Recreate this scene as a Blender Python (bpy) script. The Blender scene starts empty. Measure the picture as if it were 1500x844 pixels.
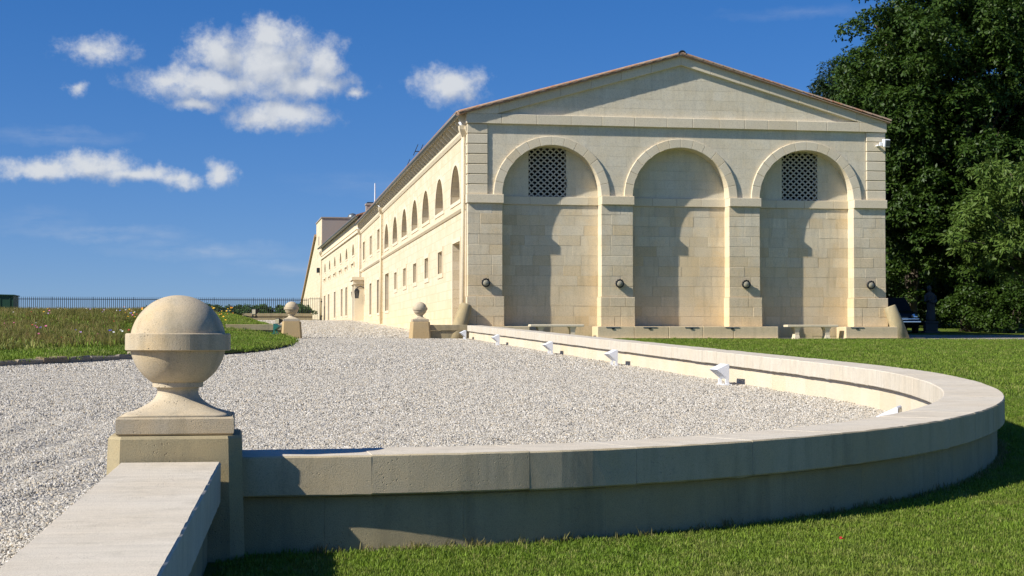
import bpy, bmesh, math, random, bisect
import numpy as np
from mathutils import Vector, Matrix
from mathutils.geometry import tessellate_polygon
R = math.radians
random.seed(7); rng = np.random.default_rng(11)
scene = bpy.context.scene
COL = scene.collection
EYE = 1.13            # camera height above the ground at its feet
YAW = 9.478           # the buildings' long axis is +Y, the camera looks a little to the right of it

# ------------------------------------------------------------------ camera
cam_d = bpy.data.cameras.new('camera'); cam = bpy.data.objects.new('camera', cam_d); COL.objects.link(cam)
cam_d.sensor_width = 36.0; cam_d.lens = 36.0 * 2300 / 1500; cam_d.clip_start = 0.1; cam_d.clip_end = 6000
cam.location = (0, 0, EYE)
PITCH = math.degrees(math.atan((498 - 422) / 2300))
cam.rotation_euler = (R(90 + PITCH), 0, R(-YAW))
scene.camera = cam

# ------------------------------------------------------------------ light
TO_SUN = Vector((-3.36, -1.0, 2.75)).normalized()
SUN_EL = math.asin(TO_SUN.z); SUN_AZ = math.atan2(TO_SUN.x, TO_SUN.y)
sun_d = bpy.data.lights.new('sun', 'SUN'); sun = bpy.data.objects.new('sun', sun_d); COL.objects.link(sun)
sun_d.energy = 5.0; sun_d.angle = R(0.53); sun_d.color = (1.0, 0.95, 0.85)
sun.location = (-30, -10, 40)
sun.rotation_euler = (-TO_SUN).to_track_quat('-Z', 'Y').to_euler()
scene.view_settings.view_transform = 'Standard'; scene.view_settings.look = 'None'
scene.view_settings.exposure = 0.48; scene.view_settings.gamma = 1.0
scene.view_settings.use_curve_mapping = False
scene.cycles.max_bounces = 6; scene.cycles.diffuse_bounces = 3; scene.cycles.transparent_max_bounces = 6
scene.cycles.use_denoising = True

# ------------------------------------------------------------------ node helpers
def N(nt, t, **kw):
    n = nt.nodes.new(t)
    for k, v in kw.items():
        if k == 'ins':
            for kk, vv in v.items():
                if isinstance(vv, bpy.types.NodeSocket): nt.links.new(vv, n.inputs[kk])
                else: n.inputs[kk].default_value = vv
        else: setattr(n, k, v)
    return n
def math_n(nt, op, a, b=0.0, c=None, clamp=False):
    n = nt.nodes.new('ShaderNodeMath'); n.operation = op; n.use_clamp = clamp
    for i, v in enumerate((a, b) if c is None else (a, b, c)):
        if isinstance(v, bpy.types.NodeSocket): nt.links.new(v, n.inputs[i])
        else: n.inputs[i].default_value = v
    return n.outputs[0]
def vmath(nt, op, a, b=None):
    n = nt.nodes.new('ShaderNodeVectorMath'); n.operation = op
    for i, v in enumerate((a, b)):
        if v is None: continue
        if isinstance(v, bpy.types.NodeSocket): nt.links.new(v, n.inputs[i])
        else: n.inputs[i].default_value = v
    return n.outputs['Value'] if op == 'LENGTH' else n.outputs[0]
def mixc(nt, fac, a, b, mode='MIX'):
    n = nt.nodes.new('ShaderNodeMix'); n.data_type = 'RGBA'; n.blend_type = mode
    for key, v in (('Factor_Float', fac), ('A_Color', a), ('B_Color', b)):
        s = next(i for i in n.inputs if i.identifier == key)
        if isinstance(v, bpy.types.NodeSocket): nt.links.new(v, s)
        else: s.default_value = v if key == 'Factor_Float' else (tuple(v) + (1,))[:4]
    return next(o for o in n.outputs if o.identifier == 'Result_Color')
def ramp(nt, fac, stops):
    n = nt.nodes.new('ShaderNodeValToRGB'); nt.links.new(fac, n.inputs[0])
    els = n.color_ramp.elements
    while len(els) < len(stops): els.new(0.5)
    for e, (p, c) in zip(els, stops):
        e.position = p; e.color = (c, c, c, 1) if isinstance(c, (int, float)) else tuple(c) + (1,)
    return n.outputs[0]
def noise(nt, vec, scale, detail=4, rough=0.55):
    n = N(nt, 'ShaderNodeTexNoise', ins={'Vector': vec, 'Scale': scale, 'Detail': detail, 'Roughness': rough})
    return n.outputs['Fac']

# ------------------------------------------------------------------ sky
world = bpy.data.worlds.new('World'); scene.world = world; world.use_nodes = True
nt = world.node_tree; nt.nodes.clear()
sky = N(nt, 'ShaderNodeTexSky', sky_type='NISHITA', sun_disc=False, sun_elevation=SUN_EL, sun_rotation=SUN_AZ % (2*math.pi))
sky.air_density = 1.0; sky.dust_density = 0.4; sky.ozone_density = 5.0; sky.altitude = 0
tc0 = N(nt, 'ShaderNodeTexCoord')                                # a little higher up the dome than the true direction: the clear, deep sky of the day
nt.links.new(vmath(nt, 'NORMALIZE', vmath(nt, 'ADD', tc0.outputs['Generated'], (0, 0, .055))), sky.inputs['Vector'])
def cloud_group():
    # clouds given as azimuth, elevation, half width, half height in degrees and a strength
    px = lambda x: YAW + math.degrees(math.atan((x - 750) / 2300.0)); k = math.degrees(1 / 2300.0)
    el = lambda y: (498 - y) * k
    C = []
    for x, y, rx, ry, w in [(392,104,84,52,1),(395,62,42,24,1),(318,88,46,32,1),(472,96,32,36,1),(300,132,92,24,1),(440,128,70,24,1),
                            (240,128,36,12,.9),(410,172,72,22,1),(385,180,44,18,1),(285,160,34,12,.85),(140,92,46,18,.78),(106,145,14,10,.7),
                            (660,127,50,27,1),(58,261,62,15,1),(132,251,58,19,1),(198,263,54,14,1),(258,270,34,12,.85),(322,262,22,20,.85),
                            (520,140,18,9,.8)]:
        C.append((px(x), el(y), rx * k, ry * k, w))
    for i in range(9):                                         # the rest of the sky carries the same small fair-weather clouds
        az = 45 + i * 32 + random.uniform(-6, 6); e = random.uniform(5, 24)
        for j in range(2):
            C.append((((az + random.uniform(-2.5, 2.5) + 180) % 360) - 180, e + random.uniform(-.6, .6), random.uniform(1.5, 3.2), random.uniform(.6, 1.2), 1))
    g = bpy.data.node_groups.new('cloud_field', 'ShaderNodeTree')
    g.interface.new_socket('P', in_out='INPUT', socket_type='NodeSocketVector')
    g.interface.new_socket('D', in_out='OUTPUT', socket_type='NodeSocketFloat')
    gi = g.nodes.new('NodeGroupInput'); go = g.nodes.new('NodeGroupOutput'); P0 = gi.outputs[0]
    w1 = N(g, 'ShaderNodeTexNoise', ins={'Vector': P0, 'Scale': 0.9, 'Detail': 5.0, 'Roughness': .6})
    wv = vmath(g, 'MULTIPLY', vmath(g, 'SUBTRACT', w1.outputs['Color'], (.5, .5, .5)), (1.5, .8, 0))
    P = vmath(g, 'ADD', P0, wv)
    acc = None
    for a, e, ra, re, w in C:
        d = vmath(g, 'LENGTH', vmath(g, 'MULTIPLY', vmath(g, 'SUBTRACT', P, (a, e, 0)), (1/ra, 1/re, 0)))
        v = math_n(g, 'MULTIPLY_ADD', d, -0.62 * w, 0.62 * w + (w - 1) * .25)
        if acc is None: acc = v
        else:
            m = g.nodes.new('ShaderNodeMath'); m.operation = 'SMOOTH_MAX'
            g.links.new(acc, m.inputs[0]); g.links.new(v, m.inputs[1]); m.inputs[2].default_value = .15; acc = m.outputs[0]
    n1 = noise(g, P0, 1.35, 11, .66)
    f = math_n(g, 'ADD', acc, math_n(g, 'MULTIPLY_ADD', n1, 1.10, -.50))
    g.links.new(f, go.inputs[0])
    g.interface.new_socket('L', in_out='OUTPUT', socket_type='NodeSocketFloat')         # smoother body of the cloud, for its light and shade
    n3_ = noise(g, P0, 1.1, 4, .5); g.links.new(math_n(g, 'ADD', acc, math_n(g, 'MULTIPLY_ADD', n3_, 1.3, -.6)), go.inputs[1])
    g.interface.new_socket('S', in_out='OUTPUT', socket_type='NodeSocketFloat')         # thin cirrus streaks
    st = None
    for x, y, rx, ry, w in [(80,213,130,16,.8),(150,346,150,16,1),(300,368,170,18,.9),(420,392,150,16,.6),(560,270,160,22,.35),(60,330,80,24,.5),(1180,30,160,12,.4)]:
        d = vmath(g, 'LENGTH', vmath(g, 'MULTIPLY', vmath(g, 'SUBTRACT', P, (px(x), el(y), 0)), (1/(rx*k), 1/(ry*k), 0)))
        v = math_n(g, 'MULTIPLY', math_n(g, 'SUBTRACT', 1.0, d, clamp=True), w); st = v if st is None else math_n(g, 'MAXIMUM', st, v)
    n2 = noise(g, vmath(g, 'MULTIPLY', P0, (.5, 2.2, 0)), 1.0, 6, .6)
    g.links.new(math_n(g, 'MULTIPLY', st, math_n(g, 'MULTIPLY', ramp(g, n2, [(.3, 0), (.7, 1)]), .34)), go.inputs[2]); return g
cg = cloud_group()
tc = N(nt, 'ShaderNodeTexCoord'); sx = N(nt, 'ShaderNodeSeparateXYZ', ins={0: tc.outputs['Generated']})
az = math_n(nt, 'MULTIPLY', math_n(nt, 'ARCTAN2', sx.outputs[0], sx.outputs[1]), 57.2958)
ele = math_n(nt, 'MULTIPLY', math_n(nt, 'ARCSINE', sx.outputs[2]), 57.2958)
PP = N(nt, 'ShaderNodeCombineXYZ', ins={0: az, 1: ele, 2: 0.0}).outputs[0]
ga = N(nt, 'ShaderNodeGroup', node_tree=cg, ins={0: PP}); gb = N(nt, 'ShaderNodeGroup', node_tree=cg, ins={0: vmath(nt, 'ADD', PP, (-.55, .62, 0))})
dens = N(nt, 'ShaderNodeMapRange', interpolation_type='SMOOTHSTEP', ins={'Value': ga.outputs[0], 'From Min': -.20, 'From Max': .54, 'To Min': 0.0, 'To Max': .90}).outputs[0]
lit = math_n(nt, 'MULTIPLY_ADD', math_n(nt, 'SUBTRACT', gb.outputs[1], ga.outputs[1]), -1.3, .52, clamp=True)
ccol = mixc(nt, lit, (4.5, 5.0, 5.9), (7.3, 7.5, 7.7))
hs = N(nt, 'ShaderNodeHueSaturation', ins={'Saturation': 1.30, 'Value': 1.0, 'Color': sky.outputs[0]})
skyb = mixc(nt, ga.outputs[2], mixc(nt, 1.0, hs.outputs[0], (.96, .91, 1.12), 'MULTIPLY'), (6.5, 6.9, 7.4))
skyc = mixc(nt, dens, skyb, ccol)
bg = N(nt, 'ShaderNodeBackground', ins={'Color': skyc, 'Strength': 0.072})
N(nt, 'ShaderNodeOutputWorld', ins={'Surface': bg.outputs[0]})

world.cycles.sampling_method = 'MANUAL'; world.cycles.sample_map_resolution = 256

# ------------------------------------------------------------------ materials
def new_mat(name):
    m = bpy.data.materials.new(name); m.use_nodes = True
    nt = m.node_tree; b = nt.nodes['Principled BSDF']; b.inputs['Roughness'].default_value = .85
    b.inputs['Specular IOR Level'].default_value = .25
    return m, nt, b
def pos(nt): return nt.nodes.new('ShaderNodeNewGeometry').outputs['Position']
def bump(nt, b, h, strength, dist):
    n = N(nt, 'ShaderNodeBump', ins={'Height': h, 'Strength': strength, 'Distance': dist}); nt.links.new(n.outputs[0], b.inputs['Normal'])
def stone_mat(name, base, ochre, grey, rnd=.5, fine=90, pits=True, stain=.35, bd=.004, brick=None, warm_low=None, streak=0, saw=0):
    m, nt, b = new_mat(name); p = pos(nt)
    n1 = noise(nt, p, 1.7, 5); n2 = noise(nt, p, 9, 5, .65); n3 = noise(nt, p, fine, 3, .6)
    oi = nt.nodes.new('ShaderNodeObjectInfo').outputs['Random']
    col = mixc(nt, math_n(nt, 'MULTIPLY', ramp(nt, n1, [(.38, 0), (.68, 1)]), stain), base, ochre)
    col = mixc(nt, math_n(nt, 'MULTIPLY', ramp(nt, n2, [(.42, 0), (.75, 1)]), stain), col, grey)
    if rnd:
        col = mixc(nt, math_n(nt, 'MULTIPLY', ramp(nt, oi, [(.55, 0), (.95, 1)]), rnd), col, ochre)
        o2 = math_n(nt, 'FRACT', math_n(nt, 'MULTIPLY', oi, 17.31))
        col = mixc(nt, math_n(nt, 'MULTIPLY', ramp(nt, o2, [(.45, 0), (1, 1)]), rnd * .8), col, grey)
        o3 = math_n(nt, 'FRACT', math_n(nt, 'MULTIPLY', oi, 53.7))
        hv = N(nt, 'ShaderNodeHueSaturation', ins={'Value': math_n(nt, 'MULTIPLY_ADD', o3, .30 * rnd, 1 - .16 * rnd), 'Color': col}); col = hv.outputs[0]
    if warm_low:                                                  # damp, ochre-stained masonry near the foot of the wall
        z = N(nt, 'ShaderNodeSeparateXYZ', ins={0: p}).outputs[2]
        f = N(nt, 'ShaderNodeMapRange', ins={'Value': math_n(nt, 'ADD', z, math_n(nt, 'MULTIPLY', n1, 1.6)), 'From Min': warm_low[0], 'From Max': warm_low[1], 'To Min': warm_low[2], 'To Max': 0.0}).outputs[0]
        col = mixc(nt, f, col, ochre)
    if streak:                                                    # rain streaks and lichen
        sv = vmath(nt, 'MULTIPLY', p, (7, 7, .9)); sn = noise(nt, sv, 1.0, 5, .65)
        col = mixc(nt, math_n(nt, 'MULTIPLY', ramp(nt, sn, [(.50, 0), (.72, 1)]), streak), col, (.16, .145, .095))
        ln = noise(nt, p, 16, 6, .75); col = mixc(nt, math_n(nt, 'MULTIPLY', ramp(nt, ln, [(.60, 0), (.72, 1)]), streak * .7), col, (.20, .19, .16))
    if saw:                                                       # sawn stone: fine marks across the coping
        wv = noise(nt, vmath(nt, 'MULTIPLY', p, (1.6, 26, 8)), 1.0, 5, .7); col = mixc(nt, 1, col, ramp(nt, wv, [(.3, 1 - saw), (.6, 1), (.8, 1 + saw * .3)]), 'MULTIPLY')
    spk = ramp(nt, n3, [(.30, .72), (.50, 1), (.75, 1.10)]) if pits else ramp(nt, n3, [(.30, .80), (.52, 1), (.8, 1.06)])
    col = mixc(nt, 1.0, col, spk, 'MULTIPLY')
    h = n3
    if pits:
        v = N(nt, 'ShaderNodeTexVoronoi', ins={'Vector': p, 'Scale': 55.0, 'Randomness': 1.0}).outputs['Distance']
        pit = math_n(nt, 'MULTIPLY', ramp(nt, v, [(.06, 1), (.22, 0)]), ramp(nt, noise(nt, p, 5, 2), [(.52, 0), (.66, 1)]))
        col = mixc(nt, math_n(nt, 'MULTIPLY', pit, .6), col, (.17, .14, .10))
        h = math_n(nt, 'SUBTRACT', h, math_n(nt, 'MULTIPLY', pit, 2.5))
    if brick:
        w, hh, axis = brick
        s = N(nt, 'ShaderNodeSeparateXYZ', ins={0: p})
        cv = N(nt, 'ShaderNodeCombineXYZ', ins={0: s.outputs[axis], 1: s.outputs[2], 2: 0.0}).outputs[0]
        bt = N(nt, 'ShaderNodeTexBrick', ins={'Vector': cv, 'Color1': (1, 1, 1, 1), 'Color2': (.90, .86, .78, 1), 'Mortar': (.80, .74, .62, 1), 'Scale': 1.0,
               'Mortar Size': .012, 'Brick Width': w, 'Row Height': hh})
        col = mixc(nt, .75, col, bt.outputs['Color'], 'MULTIPLY')
    nt.links.new(col, b.inputs['Base Color']); bump(nt, b, h, .55, bd)
    return m
M = {}
M['facade'] = stone_mat('facade_limestone', (.735, .645, .475), (.66, .49, .265), (.62, .555, .43), rnd=.48, stain=.6, fine=38, bd=.014, pits=False, streak=.20, warm_low=(2.0, 5.5, .55))
M['upper'] = stone_mat('upper_limestone', (.73, .655, .50), (.67, .55, .35), (.61, .56, .45), rnd=.22, stain=.5, fine=38, bd=.010, pits=False, streak=.14)
M['mortar'] = stone_mat('mortar', (.60, .53, .40), (.50, .42, .28), (.50, .46, .38), rnd=0, pits=False)
M['render_wall'] = stone_mat('side_limestone', (.69, .595, .44), (.64, .49, .28), (.65, .57, .43), rnd=0, stain=.30, fine=30, pits=False, brick=(.62, .31, 1), warm_low=(1.6, 4.2, .6))
M['trim'] = stone_mat('trim_limestone', (.72, .63, .465), (.64, .50, .29), (.61, .545, .42), rnd=.3, stain=.25, fine=40, pits=False)
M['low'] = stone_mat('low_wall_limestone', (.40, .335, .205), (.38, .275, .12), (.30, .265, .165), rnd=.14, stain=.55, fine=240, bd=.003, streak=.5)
M['inner'] = stone_mat('rough_coping_limestone', (.61, .55, .45), (.56, .45, .30), (.50, .455, .37), rnd=.10, fine=240, bd=.003, streak=.22, saw=.13)
M['worn_shaded_coping'] = stone_mat('weathered_shaded_coping_limestone', (.52, .435, .285), (.48, .355, .18), (.41, .36, .25), rnd=.12, stain=.6, fine=240, bd=.003, streak=.45)
M['inner_body'] = stone_mat('inner_wall_limestone', (.66, .575, .435), (.60, .47, .28), (.58, .53, .43), rnd=.30, fine=220, bd=.003)
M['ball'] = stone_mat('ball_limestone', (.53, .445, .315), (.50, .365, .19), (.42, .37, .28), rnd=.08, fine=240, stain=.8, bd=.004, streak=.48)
M['ochre_ped'] = stone_mat('ochre_stained_limestone', (.50, .37, .19), (.48, .30, .11), (.42, .35, .24), rnd=.2, fine=90)
M['kerb'] = stone_mat('kerb_stone', (.34, .28, .20), (.30, .21, .12), (.22, .20, .17), rnd=.6, fine=60, bd=.02)
M['grey_render'] = stone_mat('grey_render', (.33, .29, .26), (.34, .27, .21), (.28, .26, .24), rnd=0, pits=False)
def plain(name, col, rough=.6, metal=0, var=.12, scale=8, spec=.4):
    m, nt, b = new_mat(name); p = pos(nt); n = noise(nt, p, scale, 4)
    c = mixc(nt, n, [x * (1 - var) for x in col], [min(1, x * (1 + var)) for x in col])
    nt.links.new(c, b.inputs['Base Color']); b.inputs['Roughness'].default_value = rough; b.inputs['Metallic'].default_value = metal
    b.inputs['Specular IOR Level'].default_value = spec
    return m
M['white'] = plain('white_paint', (.74, .75, .77), .45); M['black'] = plain('black_metal', (.018, .019, .02), .4)
M['green_paint'] = plain('green_paint', (.02, .13, .10), .4); M['zinc'] = plain('zinc', (.16, .18, .19), .45, .6)
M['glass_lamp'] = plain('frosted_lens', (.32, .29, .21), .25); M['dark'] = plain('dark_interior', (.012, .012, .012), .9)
M['pane'] = plain('window_glass', (.05, .06, .07), .08, spec=.6); M['wood'] = plain('painted_wood', (.62, .57, .46), .6)
M['shutter'] = plain('closed_shutter', (.36, .32, .25), .7)
M['chrome'] = plain('chrome', (.8, .8, .82), .12, 1.0); M['car'] = plain('dark_car_paint', (.010, .011, .012), .35, spec=.4)
M['rubber'] = plain('rubber', (.015, .015, .015), .8); M['statue'] = plain('statue_stone', (.075, .075, .075), .9, scale=20)  # statue colour lowered to carry the tree shade
M['lattice'] = stone_mat('lattice_stone', (.56, .52, .44), (.50, .44, .32), (.46, .44, .38), rnd=.3, pits=False)
M['trunk'] = plain('bark', (.09, .07, .05), .9, var=.5, scale=12); M['fence'] = plain('fence_paint', (.022, .024, .028), .5)
M['soil'] = plain('soil', (.055, .04, .025), .95, var=.4, scale=20)
M['dark_green'] = plain('dark_green_paint', (.012, .055, .03), .55)
def tile_mat():
    m, nt, b = new_mat('clay_tile'); p = pos(nt); oi = nt.nodes.new('ShaderNodeObjectInfo').outputs['Random']
    c = mixc(nt, oi, (.40, .17, .08), (.36, .25, .17))
    c = mixc(nt, ramp(nt, noise(nt, p, 14, 4), [(.40, 0), (.65, .85)]), c, (.38, .31, .23)); nt.links.new(c, b.inputs['Base Color']); return m
M['tile'] = tile_mat()
def gravel_mat(inst):
    m, nt, b = new_mat('gravel_pebble' if inst else 'gravel_bed'); p = pos(nt)
    pal = [(0, (.13, .12, .10)), (.12, (.30, .275, .23)), (.32, (.45, .415, .35)), (.60, (.56, .52, .445)), (.80, (.50, .41, .28)), (.88, (.62, .58, .51)), (1, (.72, .68, .61))]
    if inst:
        oi = nt.nodes.new('ShaderNodeObjectInfo').outputs['Random']; c = ramp(nt, oi, pal)
        c = mixc(nt, 1, c, ramp(nt, noise(nt, p, 160, 2), [(.3, .82), (.7, 1.06)]), 'MULTIPLY')
    else:
        v = N(nt, 'ShaderNodeTexVoronoi', ins={'Vector': p, 'Scale': 30.0}); r = N(nt, 'ShaderNodeSeparateColor', ins={0: v.outputs['Color']}).outputs[0]
        c = ramp(nt, r, pal); edge = ramp(nt, v.outputs['Distance'], [(.25, .9), (.62, .5)])
        c = mixc(nt, 1, c, edge, 'MULTIPLY'); bump(nt, b, v.outputs['Distance'], 1.0, -.02)
    nt.links.new(c, b.inputs['Base Color']); b.inputs['Roughness'].default_value = .75; return m
M['pebble'] = gravel_mat(True); M['gravel'] = gravel_mat(False)
def grass_mat(name, a, bcol, dry, trans=.25, inst=False):
    m, nt, b = new_mat(name); p = pos(nt)
    c = mixc(nt, ramp(nt, noise(nt, p, .55, 4), [(.35, 0), (.7, 1)]), a, bcol)
    c = mixc(nt, ramp(nt, noise(nt, p, 2.6, 5, .7), [(.52, 0), (.82, .75)]), c, dry)
    c = mixc(nt, 1, c, ramp(nt, noise(nt, p, 38, 4, .75), [(.25, .62), (.5, 1), (.8, 1.25)]), 'MULTIPLY')
    if inst:
        oi = nt.nodes.new('ShaderNodeObjectInfo').outputs['Random']; c = mixc(nt, ramp(nt, oi, [(.72, 0), (1, .8)]), c, dry)
        c = mixc(nt, 1, c, ramp(nt, math_n(nt, 'FRACT', math_n(nt, 'MULTIPLY', oi, 31.7)), [(0, .7), (1, 1.3)]), 'MULTIPLY')
    nt.links.new(c, b.inputs['Base Color']); b.inputs['Roughness'].default_value = .6
    if inst:
        t = N(nt, 'ShaderNodeBsdfTranslucent', ins={'Color': c}); o = nt.nodes['Material Output']
        ms = N(nt, 'ShaderNodeMixShader', ins={0: trans, 1: b.outputs[0], 2: t.outputs[0]}); nt.links.new(ms.outputs[0], o.inputs['Surface'])
    else: bump(nt, b, noise(nt, p, 90, 4, .8), 1.0, .03)
    return m
M['lawn'] = grass_mat('lawn_ground', (.10, .155, .016), (.13, .175, .021), (.17, .165, .045))
M['blade'] = grass_mat('lawn_blade', (.150, .240, .022), (.190, .265, .030), (.30, .29, .09), .35, True)
M['dry_blade'] = grass_mat('dry_blade', (.20, .20, .06), (.30, .24, .10), (.38, .29, .14), .3, True)
M['meadow'] = grass_mat('meadow_ground', (.13, .14, .035), (.17, .15, .05), (.22, .16, .07))
M['mblade'] = grass_mat('meadow_blade', (.14, .165, .032), (.22, .185, .05), (.33, .215, .09), .35, True)
def leaf_mat(name, a, bcol, trans=.25, c3=None):
    m, nt, b = new_mat(name); p = pos(nt)
    c = mixc(nt, ramp(nt, noise(nt, p, 1.3, 3), [(.35, 0), (.65, 1)]), a, bcol)
    c = mixc(nt, ramp(nt, noise(nt, p, 9, 2), [(.55, 0), (.75, .7)]), c, c3 or bcol)
    nt.links.new(c, b.inputs['Base Color']); b.inputs['Roughness'].default_value = .5; b.inputs['Specular IOR Level'].default_value = .22
    t = N(nt, 'ShaderNodeBsdfTranslucent', ins={'Color': c}); o = nt.nodes['Material Output']
    ms = N(nt, 'ShaderNodeMixShader', ins={0: trans, 1: b.outputs[0], 2: t.outputs[0]}); nt.links.new(ms.outputs[0], o.inputs['Surface'])
    return m
M['leaf'] = leaf_mat('chestnut_leaf', (.026, .060, .007), (.042, .080, .010), .20, (.085, .112, .018))
M['leaf_light'] = leaf_mat('pale_leaf', (.075, .135, .022), (.115, .18, .032), .32, (.22, .26, .07))
M['leaf_dark'] = leaf_mat('dark_leaf', (.014, .032, .010), (.024, .045, .013), .12)
M['leaf_hedge'] = leaf_mat('hedge_leaf', (.05, .11, .025), (.07, .14, .035), .25)
for k, c in dict(red=(.48, .035, .03), pink=(.62, .12, .28), yellow=(.68, .40, .02), white=(.75, .75, .70), blue=(.10, .09, .45), lilac=(.48, .30, .58), orange=(.65, .22, .02)).items():
    M['f_' + k] = plain('petal_' + k, c, .6)

# ------------------------------------------------------------------ object helpers
ORG = {}
def link_mesh(name, verts, faces, mat, smooth=False):
    me = bpy.data.meshes.new(name); me.from_pydata([tuple(v) for v in verts], [], [tuple(f) for f in faces])
    for m in (mat if isinstance(mat, (list, tuple)) else [mat]): me.materials.append(m)
    if smooth: me.polygons.foreach_set('use_smooth', [True] * len(me.polygons))
    me.update(); o = bpy.data.objects.new(name, me); COL.objects.link(o); return o
def tag(o, label, cat=None, group=None, kind=None):
    if label: o['label'] = label
    if cat: o['category'] = cat
    if group: o['group'] = group
    if kind: o['kind'] = kind
    return o
def thing(name, label, cat, loc=(0, 0, 0), rz=0, group=None, org=(0, 0, 0)):
    o = bpy.data.objects.new(name, None); COL.objects.link(o); o.location = loc; o.rotation_euler = (0, 0, rz); o.empty_display_size = .3
    ORG[o] = Vector(org); return tag(o, label, cat, group)
def part(name, verts, faces, mat, parent, smooth=False, kind=None, label=None):
    """verts in the frame of the thing; the part's own origin is its centre"""
    vs = [Vector(v) for v in verts]; c = sum(vs, Vector()) / len(vs)
    o = link_mesh(name, [v - c for v in vs], faces, mat, smooth); o.parent = parent; o.location = c - ORG[parent]; ORG[o] = c
    if kind: o['kind'] = kind
    if label: o['label'] = label
    return o
def copy_part(src, parent, offset):
    o = src.copy(); COL.objects.link(o); o.parent = parent; o.location = Vector(offset) - ORG[parent]; ORG[o] = Vector(offset); return o
def flip_ok(verts, faces):
    bm = bmesh.new(); vs = [bm.verts.new(v) for v in verts]
    for f in faces:
        try: bm.faces.new([vs[i] for i in f])
        except ValueError: pass
    bmesh.ops.recalc_face_normals(bm, faces=bm.faces); bm.verts.index_update()
    out = [tuple(v.index for v in f.verts) for f in bm.faces]; bm.free(); return out
def box(x0, x1, y0, y1, z0, z1, c=0.0):
    """box, with all edges chamfered by c"""
    if not c:
        v = [(x, y, z) for z in (z0, z1) for y in (y0, y1) for x in (x0, x1)]
        return v, [(0, 2, 3, 1), (4, 5, 7, 6), (0, 1, 5, 4), (2, 6, 7, 3), (0, 4, 6, 2), (1, 3, 7, 5)]
    bm = bmesh.new(); vs = [bm.verts.new((x, y, z)) for z in (z0, z1) for y in (y0, y1) for x in (x0, x1)]
    for f in [(0, 2, 3, 1), (4, 5, 7, 6), (0, 1, 5, 4), (2, 6, 7, 3), (0, 4, 6, 2), (1, 3, 7, 5)]: bm.faces.new([vs[i] for i in f])
    bmesh.ops.bevel(bm, geom=list(bm.edges), offset=c, segments=1, affect='EDGES')
    bm.verts.index_update(); v = [tuple(q.co) for q in bm.verts]; f = [tuple(q.index for q in p.verts) for p in bm.faces]; bm.free(); return v, f
def join(*vf):
    V, F = [], []
    for v, f in vf:
        n = len(V); V += list(v); F += [tuple(i + n for i in q) for q in f]
    return V, F
def xf(vf, m):
    return [tuple(m @ Vector(v)) for v in vf[0]], vf[1]
def tube(pts, r, n=8, caps=True):
    V, F = [], []; pts = [Vector(p) for p in pts]; rs = r if isinstance(r, (list, tuple)) else [r] * len(pts)
    for i, p in enumerate(pts):
        d = (pts[min(i + 1, len(pts) - 1)] - pts[max(i - 1, 0)]).normalized()
        a = d.cross(Vector((0, 0, 1))); a = a.normalized() if a.length > 1e-3 else Vector((1, 0, 0)); b = d.cross(a).normalized()
        V += [tuple(p + (a * math.cos(t) + b * math.sin(t)) * rs[i]) for t in [2 * math.pi * k / n for k in range(n)]]
    for i in range(len(pts) - 1):
        for k in range(n): F.append((i*n + k, i*n + (k+1) % n, (i+1)*n + (k+1) % n, (i+1)*n + k))
    if caps: F += [tuple(range(n))[::-1], tuple(range((len(pts)-1)*n, len(pts)*n))]
    return V, F
def lathe(prof, n=32, c=(0, 0, 0)):
    V, F = [], []
    for r, z in prof: V += [(c[0] + r*math.cos(2*math.pi*k/n), c[1] + r*math.sin(2*math.pi*k/n), c[2] + z) for k in range(n)]
    for i in range(len(prof) - 1):
        for k in range(n): F.append((i*n + k, i*n + (k+1) % n, (i+1)*n + (k+1) % n, (i+1)*n + k))
    F += [tuple(range(n))[::-1], tuple(range((len(prof)-1)*n, len(prof)*n))]
    return V, F
def prism_y(poly, y0, y1):
    """poly in (x,z), extruded from y0 to y1"""
    n = len(poly); V = [(x, y0, z) for x, z in poly] + [(x, y1, z) for x, z in poly]
    F = [tuple(range(n)), tuple(range(n, 2*n))[::-1]] + [(i, i + n, (i+1) % n + n, (i+1) % n) for i in range(n)]
    return V, flip_ok(V, F)
def stone(poly, y, depth, ch=.004, jit=0.0):
    """a dressed block: poly in (x,z), face at y looking to -y, edges chamfered"""
    n = len(poly); cx = sum(p[0] for p in poly) / n; cz = sum(p[1] for p in poly) / n; V = []
    for x, z in poly:
        dx, dz = cx - x, cz - z
        V.append((x + max(-ch, min(ch, dx * .5)), y + random.uniform(-jit, jit), z + max(-ch, min(ch, dz * .5))))
    V += [(x, y + ch, z) for x, z in poly] + [(x, y + depth, z) for x, z in poly]
    F = [tuple(range(n))]
    for r in (0, n): F += [(r + i, r + n + i, r + n + (i+1) % n, r + (i+1) % n) for i in range(n)]
    return V, flip_ok(V, F)
def clip(poly, a, b, c):
    """keep a*x + b*z <= c"""
    out = []
    for i in range(len(poly)):
        p, q = poly[i], poly[(i+1) % len(poly)]; dp, dq = a*p[0] + b*p[1] - c, a*q[0] + b*q[1] - c
        if dp <= 0: out.append(p)
        if dp * dq < 0: t = dp / (dp - dq); out.append((p[0] + t*(q[0]-p[0]), p[1] + t*(q[1]-p[1])))
    return out
def G(Y):
    """ground height: the court climbs gently to the buildings, then levels out"""
    if Y < 95: return .0236 * Y
    if Y < 127: return 2.242 + .0122 * (Y - 95)
    return 2.632
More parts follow.
